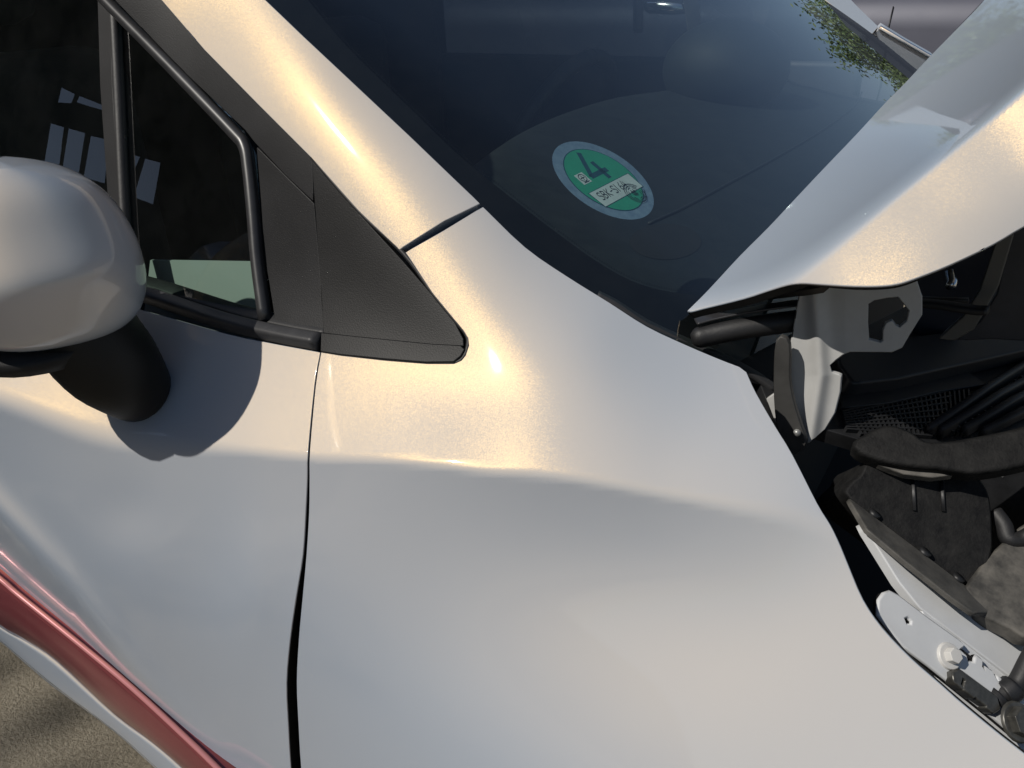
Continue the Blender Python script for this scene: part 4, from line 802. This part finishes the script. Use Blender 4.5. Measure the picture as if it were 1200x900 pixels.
# intake lattice
V = []; Fc = []
def bar(p, q, w, h, nn=(.3, -.1, .95)):
    p = np.array(p); q = np.array(q); d = q-p; d = d/np.linalg.norm(d); nn = np.array(nn)/np.linalg.norm(nn); s = np.cross(d, nn)*w/2; u = nn*h; k = len(V)
    V.extend([p-s, p+s, p+s+u, p-s+u, q-s, q+s, q+s+u, q-s+u]); Fc.extend([(k+i for i in ()) for _ in ()])
    for a in ((0, 1, 2, 3), (7, 6, 5, 4), (0, 4, 5, 1), (1, 5, 6, 2), (2, 6, 7, 3), (3, 7, 4, 0)): Fc.append(tuple(k+i for i in a))
D = lambda x, y: deck(np.array(float(x)), np.array(float(y)))
for i in range(17):
    t = i/16; bar(D(985+t*5, 486+t*20), D(1120-t*30, 452+t*62), .0012, .003) if i % 2 == 0 else None
for i in range(26):
    x = 992+i*5.6; bar(D(x, 486-(x-992)*.25), D(x+16-i*.5, 512), .0012, .0028)
lt = mesh('intake_lattice', V, Fc, BAYBLK, scuttle, False); lt['kind'] = 'stuff'
for i, (a, b) in enumerate((((1086, 512), (1215, 425)), ((1100, 514), (1225, 440)), ((1128, 512), (1235, 452)), ((1150, 514), (1245, 470)))):
    sweep('scuttle_fin', [D(*a)+np.array([0, 0, .004]), (D(*a)+D(*b))/2+np.array([0, 0, .006]), D(*b)+np.array([0, 0, .004])], rrect(.005, .008, .002), GREYP, scuttle)
V = []; Fc = []
for i in range(13):
    t = i/13; bar(D(1104+t*95, 507-t*66), D(1114+t*95, 512-t*62), .0016, .005)
ll = mesh('slot_louvres', V, Fc, BAYBLK, scuttle, False); ll['kind'] = 'stuff'
# wiper arm and linkage, panel strut behind
sweep('wiper_arm', [at(x, y, Y=Y) for x, y, Y in curve([(1076, 355, -.03), (1100, 357, -.032), (1140, 363, -.035), (1158, 364, -.036)], 5)], rrect(.008, .004, .0015), BAYBLK, scuttle)
sweep('wiper_link', [at(x, y, Y=Y) for x, y, Y in ((1070, 350, .0), (1115, 352, .0), (1135, 352, .0))], rrect(.004, .003, .001), RUBBER, scuttle)
panel('side_brace', [(1170, 280), (1187, 270), (1168, 335), (1140, 385), (1118, 398), (1102, 397), (1130, 372), (1150, 340)], lambda px, py: on_y(-.02+0*np.asarray(px, float), px, py), simple('brace_grey', (.10, .098, .09), .45), scuttle, 7, .004, .001)
panel('plenum_wall', [(1188, 268), (1240, 240), (1240, 400), (1160, 396), (1124, 398), (1150, 378), (1170, 345)], lambda px, py: on_y(.01+0*np.asarray(px, float), px, py), simple('plenum_grey', (.05, .05, .056), .5, var=.2), scuttle, 10, .004, .001)
panel('plenum_back', [(1075, 320), (1180, 270), (1140, 380), (1070, 400)], lambda px, py: on_y(.08+0*np.asarray(px, float), px, py), simple('plenum_blue', (.03, .036, .055), .4), scuttle, 12, .004, .001)
sweep('washer_nozzle', [at(1113, 318, Y=.06), at(1116, 330, Y=.055), at(1114, 336, Y=.05)], ring(.0032, 8), CHROME, scuttle)
# front seal of the scuttle: lit, dusty bulge
seal_s = pz(at(1060, 525, Y=-.085), (.15, -.55, .82))
panel('scuttle_front_seal', [*curve([(1006, 522), (1020, 511), (1040, 502), (1062, 507), (1092, 522), (1150, 515), (1215, 500), (1300, 470), (1300, 505), (1215, 535), (1150, 548), (1118, 546), (1098, 543), (1062, 540), (1030, 533)], 4, True)], seal_s, DUSTY, scuttle, 8, .012, .003)
panel('seal_lower_lip', [(1008, 526), (1030, 536), (1062, 543), (1098, 546), (1135, 544), (1120, 550), (1096, 553), (1062, 549), (1040, 541)], inset(seal_s, .006), DIRTY, scuttle, 7, .006, .001)
bay = thing('engine_bay', '', ''); del bay['label']; del bay['category']; bay.parent = car
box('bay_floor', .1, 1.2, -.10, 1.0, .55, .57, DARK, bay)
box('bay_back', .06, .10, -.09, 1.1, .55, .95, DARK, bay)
bx_f = plane3((1000, 584, -.105), (1136, 689, -.105), (1136, 551, -.062))
panel('battery_box', [*curve([(1021, 543), (1045, 538), (1070, 545), (1096, 552), (1136, 551), (1148, 565), (1157, 583), (1160, 620), (1158, 651), (1136, 689), (1066, 634), (1000, 584), (999, 570), (1012, 558)], 3, True)], bx_f, DUSTY, bay, 7, .05, .002)
panel('battery_box_side', [(1140, 545), (1175, 560), (1200, 540), (1290, 500), (1290, 640), (1200, 640), (1150, 670), (1150, 620)], lambda px, py: on_y(-.02+0*np.asarray(px, float), px, py), BAYBLK, bay, 12, .004)
fl_s = plane3((997, 585, -.108), (1136, 690, -.110), (1018, 620, -.1285))
panel('battery_flange', [(997, 585), (1066, 637), (1136, 690), (1146, 701), (1170, 716), (1140, 716), (1116, 699), (1060, 655), (1018, 620), (1006, 600)], fl_s, simple('flange_grey', (.05, .048, .045), .6, col2=(.10, .095, .085), vscale=70, bump=.2), bay, 6, .003, .001)
tan_s = plane3((1136, 690, -.113), (1200, 640, -.07), (1200, 742, -.122))
panel('dirty_cover', [(1136, 690), (1160, 656), (1200, 619), (1300, 560), (1320, 760), (1200, 742), (1186, 733), (1150, 716)], tan_s, DIRTY, bay, 7, .01, .002)
# painted inner wing, two facets with a bead, and the bracket
INWING = simple('inner_wing_paint', (.56, .57, .58), .42, var=.05, vscale=30, coat=.3, col2=None)
RUSTY = simple('inner_wing_edge', (.50, .46, .40), .5, var=.12, vscale=60)
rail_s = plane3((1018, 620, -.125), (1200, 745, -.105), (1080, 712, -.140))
panel('inner_wing_upper', [(1013, 614), (1018, 619), (1060, 656), (1116, 700), (1140, 717), (1200, 742), (1320, 800), (1330, 900), (1190, 795), (1079, 711), (1055, 681)], rail_s, INWING, bay, 9, .006, .001)  # near side cut away; the dark void there stands in for shade
wing_s = plane3((1080, 713, -.140), (1190, 797, -.130), (1060, 745, -.158))
panel('inner_wing_lower', [(1080, 712.5), (1190, 796), (1330, 901), (1330, 1010), (1200, 915), (1120, 850), (1095, 780), (1092, 735)], wing_s, INWING, bay, 9, .006, .001)
bk_s = inset(wing_s, -.006)
SLOT1 = [(1113, 762), (1122, 754), (1136, 768), (1133, 779), (1124, 778), (1122, 770)]
SLOT2 = [(1140.5, 773), (1147, 775), (1157, 786), (1162, 801), (1158, 799), (1152, 788), (1146, 784), (1144.5, 789), (1140, 782)]
bracket = panel('wing_bracket', [(1022, 722), (1023, 706), (1028, 699), (1035, 696.5), (1044, 701), (1078, 727), (1113, 752), (1140, 775), (1166, 800), (1200, 835), (1215, 870), (1180, 860), (1150, 835), (1100, 795), (1080, 779), (1050, 757)], bk_s, INWING, bay, 5, .004, .0015, [SLOT1, SLOT2, [(1049, 725), (1055, 722), (1061, 729), (1060, 735), (1053, 734)]], True, RIM_SHADE)
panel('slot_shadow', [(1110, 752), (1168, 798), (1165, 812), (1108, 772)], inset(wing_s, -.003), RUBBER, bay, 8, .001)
nB = normals(wing_s, np.array(1100.), np.array(770.))
def hexbolt(name, px, py, off, r, h, mat, parent, flange_r=0):
    c = inset(wing_s, -off)(np.array(float(px)), np.array(float(py))); t = np.cross(nB, [0, 0, 1]); t /= np.linalg.norm(t); w = np.cross(nB, t); bm = bmesh.new()
    def pr_(rr, n, z0, z1, ph=0):
        a = [bm.verts.new(tuple(c+nB*z0+(t*math.cos(ph+2*math.pi*k/n)+w*math.sin(ph+2*math.pi*k/n))*rr)) for k in range(n)]
        b = [bm.verts.new(tuple(c+nB*z1+(t*math.cos(ph+2*math.pi*k/n)+w*math.sin(ph+2*math.pi*k/n))*rr*.94)) for k in range(n)]
        bm.faces.new(b)
        for k in range(n): bm.faces.new((a[k], a[(k+1) % n], b[(k+1) % n], b[k]))
    if flange_r: pr_(flange_r, 20, 0, .0016)
    pr_(r, 6, .0012, h, .3)
    bmesh.ops.recalc_face_normals(bm, faces=bm.faces)
    return bm_obj(name, bm, mat, parent, True, .0005)
hexbolt('bracket_bolt', 1101, 770, .006, .0042, .0055, simple('painted_bolt', (.55, .54, .52), .35), bay, .0068)
STEEL = simple('oily_steel', (.10, .098, .09), .35, metal=.6, var=.3, vscale=200)
panel('latch_frame', [(1101, 790), (1108, 787), (1150, 818), (1153, 830), (1146, 834), (1102, 799)], inset(wing_s, -.010), STEEL, bay, 4, .006, .0012, [[(1110, 794), (1116, 797), (1113, 808), (1108, 803)], [(1125, 816), (1140, 827), (1138, 831), (1122, 819)]], True)
hexbolt('grommet_bolt', 1169, 846, .012, .0075, .006, STEEL, bay, .0098)
hose = [at(x, y, Y=Y) for x, y, Y in curve([(1163, 822, -.150), (1172, 815, -.146), (1184, 808, -.142), (1194, 798, -.137), (1206, 775, -.130), (1225, 740, -.12)], 6)]
sweep('hose', hose, ring(.0048, 12), RUBBER, bay)
sweep('hose_clamp', hose[8:15], ring(.0066, 14), BAYBLK, bay); sweep('hose_fitting', hose[0:5], ring(.0072, 14), BAYBLK, bay)

loom = [at(x, y, Y=Y) for x, y, Y in curve([(1165, 600, -.06), (1176, 615, -.065), (1183, 632, -.07), (1205, 628, -.065), (1240, 600, -.06)], 6)]
sweep('wiring_loom', loom, ring(.0045, 10), RUBBER, bay)
for x, y in ((1030, 612), (1072, 644), (1112, 676)): hexbolt('flange_clip', x, y, 0, .002, .003, STEEL, bay) if False else None
for x, y in ((1024, 603), (1083, 648), (1122, 678)):
    q_ = fl_s(np.array(float(x)), np.array(float(y))); nq = normals(fl_s, np.array(float(x)), np.array(float(y)))
    sweep('push_clip', [q_-nq*.001, q_+nq*.0018], ring(.0034, 12), BAYBLK, bay, (1, 0, 0))
for i in range(5):
    x0 = 1052+i*17; y0 = 556+i*2.5
    sweep('box_rib', [inset(bx_f, -.0008)(np.array(float(x0)), np.array(float(y0))), inset(bx_f, -.0008)(np.array(float(x0+2)), np.array(float(y0+42-i*2)))], rrect(.002, .0016, .0005), BAYBLK, bay, (0, -1, .3)) if i in (1, 3) else None
# ================================================================== the rest of the car, beyond the picture
def grid(name, rows, mat, parent):
    n, m = len(rows), len(rows[0]); V = [p for r_ in rows for p in r_]
    o = mesh(name, V, [(i*m+j, i*m+j+1, (i+1)*m+j+1, (i+1)*m+j) for i in range(n-1) for j in range(m-1)], mat, parent)
    bm = bmesh.new(); bm.from_mesh(o.data); bmesh.ops.recalc_face_normals(bm, faces=bm.faces); bm.to_mesh(o.data); bm.free(); return o
sec = curve([(-.222, 1.015), (-.255, .965), (-.282, .90), (-.286, .80), (-.276, .66), (-.262, .58), (-.245, .52), (-.215, .50)], 3)
grid('rear_side', [[(x, y_+.006+.10*max(0, (-1.6-x))**2, z_) for y_, z_ in sec] for x in np.linspace(-.53, -2.55, 16)], PAINT, car)
grid('rear_glass', [[(x, -.216+.36*(z_-1.02)+.016, z_) for z_ in (1.02, 1.2, 1.42)] for x in (-.66, -1.2, -1.9, -2.3)], SIDEGLASS, car)
sweep('roof_rail', curve([tuple(body(np.array(160.), np.array(-96.))+np.array([.0, .012, -.004])), (-.47, -.03, 1.38), (-.64, .0, 1.455), (-1.1, .02, 1.475), (-2.35, .04, 1.46)], 5), rrect(.075, .035, .012), PAINT, car, n0)
box('sill', -2.4, .08, -.06, .0, .2, .4, RUBBER, car, .01)
ARX, ARZ, ARR = .47, .31, .345
def arch_z(x): return ARZ+math.sqrt(max(0, ARR**2-(x-ARX)**2)) if abs(x-ARX) < ARR else .30
tp = [tuple(body(np.array(float(x)), np.array(1098.))) for x in np.linspace(370, 1398, 30)]+[(.56, -.185, .84), (.70, -.15, .80), (.82, -.10, .76), (.93, .0, .70)]
tp = [p for i, p in enumerate(tp) if i == 0 or p[0] > tp[i-1][0]+.004]
grid('fender_lower', [[(p[0], p[1]-.012*math.sin(math.pi*t)+(.02*t if abs(p[0]-ARX) > ARR else 0), p[2]+(min(arch_z(p[0]), p[2]-.02)-p[2])*t) for t in np.linspace(0, 1, 8)] for p in tp], PAINT, car)
fe = [tuple(body(np.array(1398.), np.array(1032.))), (.56, -.17, .87), (.70, -.135, .83), (.82, -.085, .79), (.93, .01, .72)]; fl_ = [tuple(body(np.array(1398.), np.array(1096.))), (.56, -.185, .84), (.70, -.15, .80), (.82, -.10, .76), (.93, .0, .70)]
grid('fender_front', [[a_2, b_2] for a_2, b_2 in zip(fe, fl_)], PAINT, car)
fwheel = thing('front_wheel', '', ''); del fwheel['label']; del fwheel['category']; fwheel.parent = car
for nm, rr, y0, y1, mt in (('tyre', .305, -.19, .0, RUBBER), ('rim', .20, -.185, -.01, GREYP0)):
    bm = bmesh.new(); bmesh.ops.create_cone(bm, cap_ends=True, segments=40, radius1=rr, radius2=rr, depth=y1-y0, matrix=Matrix.Translation((ARX, (y0+y1)/2-(.004 if nm == 'rim' else 0), .305)) @ Matrix.Rotation(math.pi/2, 4, 'X')); bm_obj(nm, bm, mt, fwheel, True, .02)
box('wheel_arch_liner', .12, .82, .005, .03, .30, .70, RUBBER, car)
# ================================================================== parked car beyond
BCAR = simple('parked_car_paint', (.085, .088, .115), .5, metal=.2, coat=.15, var=.05, vscale=4)
pc = thing('parked_car', 'dark grey parked car beyond the far windscreen pillar', 'car', (-.6, 3.2, 0))
prof = [(.0, .25), (.02, .45), (-.02, .62), (.03, .70), (.0, .92), (.04, 1.0), (.10, 1.06)]
V = []; Fc = []; xs = np.linspace(-2.1, 2.1, 29)
for x in xs:
    e = 1-.12*abs(x/2.1)**4
    for a, z in prof: V.append((x, a+(1-e)*.8, z))
    V.append((x, 1.5, 1.06)); V.append((x, 1.5, .25))
k = len(prof)+2
for i in range(len(xs)-1):
    for j in range(k-1): Fc.append((i*k+j, (i+1)*k+j, (i+1)*k+j+1, i*k+j+1))
Fc += [tuple(range(k)), tuple(range((len(xs)-1)*k, len(xs)*k))[::-1]]
mesh('body', V, Fc, BCAR, pc)
mesh('cabin_roof', [(-1.5, .14, 1.06), (1.2, .14, 1.06), (.4, .3, 1.46), (-1.2, .3, 1.46), (-1.5, 1.4, 1.06), (1.2, 1.4, 1.06), (.4, 1.2, 1.46), (-1.2, 1.2, 1.46)], [(0, 1, 2, 3), (7, 6, 5, 4), (1, 5, 6, 2), (4, 0, 3, 7), (3, 2, 6, 7)], simple('parked_car_glass', (.02, .025, .035), .05, spec=.8), pc, False)
sx_ = at(1043, 20, Y=3.2)[0]+.6
for x in (sx_, sx_+1.05): sweep('door_seam', [(x, a-.002, z) for a, z in prof[:6]], rrect(.008, .004, .001), RUBBER, pc, (1, 0, 0))
for x in (-1.35, 1.35):
    bm = bmesh.new(); bmesh.ops.create_cone(bm, cap_ends=True, segments=32, radius1=.31, radius2=.31, depth=.2, matrix=Matrix.Translation((x, .09, .31)) @ Matrix.Rotation(math.pi/2, 4, 'X'))
    w = bm_obj('wheel', bm, RUBBER, pc, True, .03)

# ================================================================== trees mirrored in the glass, plus an added tree and wall
LEAF = simple('leaf_green', (.045, .085, .02), .55, col2=(.10, .15, .035), vscale=3)
BARK = simple('bark', (.09, .07, .05), .9, bump=.5, bscale=40)
def crown_mesh(name, rx, rz, n, seed):
    g = np.random.default_rng(seed); cl = g.normal(size=(26, 3)); cl /= np.linalg.norm(cl, axis=1, keepdims=True); cl *= (g.uniform(.35, 1, (26, 1)))
    V = []; Fc = []
    for i in range(n):
        c = cl[i % 26]+g.normal(size=3)*.17; p = c*np.array([rx, rx, rz]); a = g.normal(size=3); a /= np.linalg.norm(a); b2 = np.cross(a, g.normal(size=3)); b2 /= np.linalg.norm(b2); s = g.uniform(.05, .11); k = len(V)
        V += [p-a*s, p+b2*s*.5, p+a*s, p-b2*s*.5]; Fc.append((k, k+1, k+2, k+3))
    me = bpy.data.meshes.new(name); me.from_pydata([tuple(map(float, v)) for v in V], [], Fc); me.update(); me.materials.append(LEAF); return me
cm = [crown_mesh('crown', 2.0, 1.7, 9000, 3), crown_mesh('crown', 1.8, 2.1, 9000, 8)]
def trunk_mesh():
    bm = bmesh.new(); bmesh.ops.create_cone(bm, cap_ends=True, segments=12, radius1=.16, radius2=.08, depth=2.8, matrix=Matrix.Translation((0, 0, 1.4)))
    me = bpy.data.meshes.new('trunk'); bm.to_mesh(me); bm.free(); me.materials.append(BARK); return me
tm = trunk_mesh()
def tree(x, y, k, s, label, group, lift=0):
    t = thing('tree', label, 'tree', (x, y, 0), group); t.scale = (s, s, s)
    o = bpy.data.objects.new('trunk', tm); scn.collection.objects.link(o); o.parent = t; o.scale = (1, 1, 1+lift/2.8)
    o = bpy.data.objects.new('crown', cm[k]); scn.collection.objects.link(o); o.parent = t; o.location = (0, 0, 3.4+lift); o.rotation_euler = (0, 0, x)
for i, (x, y, k, s) in enumerate(((3.4, 17.5, 0, .88), (-.6, 18.5, 1, .84), (-5.0, 17, 0, .9), (-9.5, 19, 1, 1.0), (1.3, 17.2, 0, .72), (6.4, 18.6, 1, .95))):
    tree(x, y, k, s, ('green tree mirrored in the windscreen corner nearest the bonnet', 'green tree mirrored at the far windscreen pillar', 'broad green tree mirrored high on the far windscreen edge', 'tall green tree standing farthest left behind the dark parked car', 'lower bushy tree mirrored beside the far pillar seam', 'green tree farthest right behind the open bonnet')[i], 'trees mirrored in the windscreen')
tree(-7.32, -6.2, 0, 1.15, 'unseen tall tree with a high crown, added to shade the ground by the sill', None, 4.6)  # added out of view only to cast the soft shade by the sill
# unseen dark wall, added to darken the door glass; openings shape its pale reflections
def mirrored(px, py, dist):                            # where a ray from the lens goes after the side glass
    p = gplane(.012)(np.array(float(px)), np.array(float(py))); v = p-C; v /= np.linalg.norm(v); r2 = v-2*(v @ GN)*GN
    return p+r2*dist
wall_c = mirrored(120, 180, 9.0)
nsh = wall_c-G0; nsh[2] = 0; nsh /= np.linalg.norm(nsh); hsh = np.cross(nsh, [0, 0, 1])
def on_wall(px, py):                                   # wall coordinates (metres) of a pixel mirrored in the glass
    p = gplane(.012)(np.array(float(px)), np.array(float(py))); v = p-C; r2 = v-2*(v @ GN)*GN
    w = p+r2*(((wall_c-p) @ nsh)/(r2 @ nsh)); return ((w-wall_c) @ hsh, w[2])
openings = [[on_wall(*p_) for p_ in q] for q in ([(68, 120), (73, 100), (89, 108), (84, 121)], [(90, 120), (94, 110), (122, 121), (120, 129)], [(52, 191), (60, 142), (76, 147), (70, 198)], [(73, 199), (81, 148), (101, 154), (93, 206)], [(98, 208), (107, 157), (129, 162), (124, 215)], [(140, 220), (142, 176), (166, 182), (151, 216)], [(157, 231), (171, 184), (190, 189), (181, 240)])]
v2, f2 = triang([(-14, .0), (14, .0), (14, 7.5), (-14, 7.5)], 1.6, openings)
wall = thing('reflection_wall', 'added dark wall, unseen but mirrored with pale openings in the door window', 'wall', (float(wall_c[0]), float(wall_c[1]), 0))
me_v = [hsh*a+np.array([0, 0, z]) for a, z in v2]; n_ = len(me_v)
mesh('wall_sheet', me_v+[p_+nsh*.06 for p_ in me_v], [tuple(t) for t in f2]+[tuple(int(q)+n_ for q in t[::-1]) for t in f2], simple('dark_wall_tone', (.010, .013, .010), .9, bump=.6, bscale=6, col2=(.022, .030, .018), vscale=2.5), wall, False)
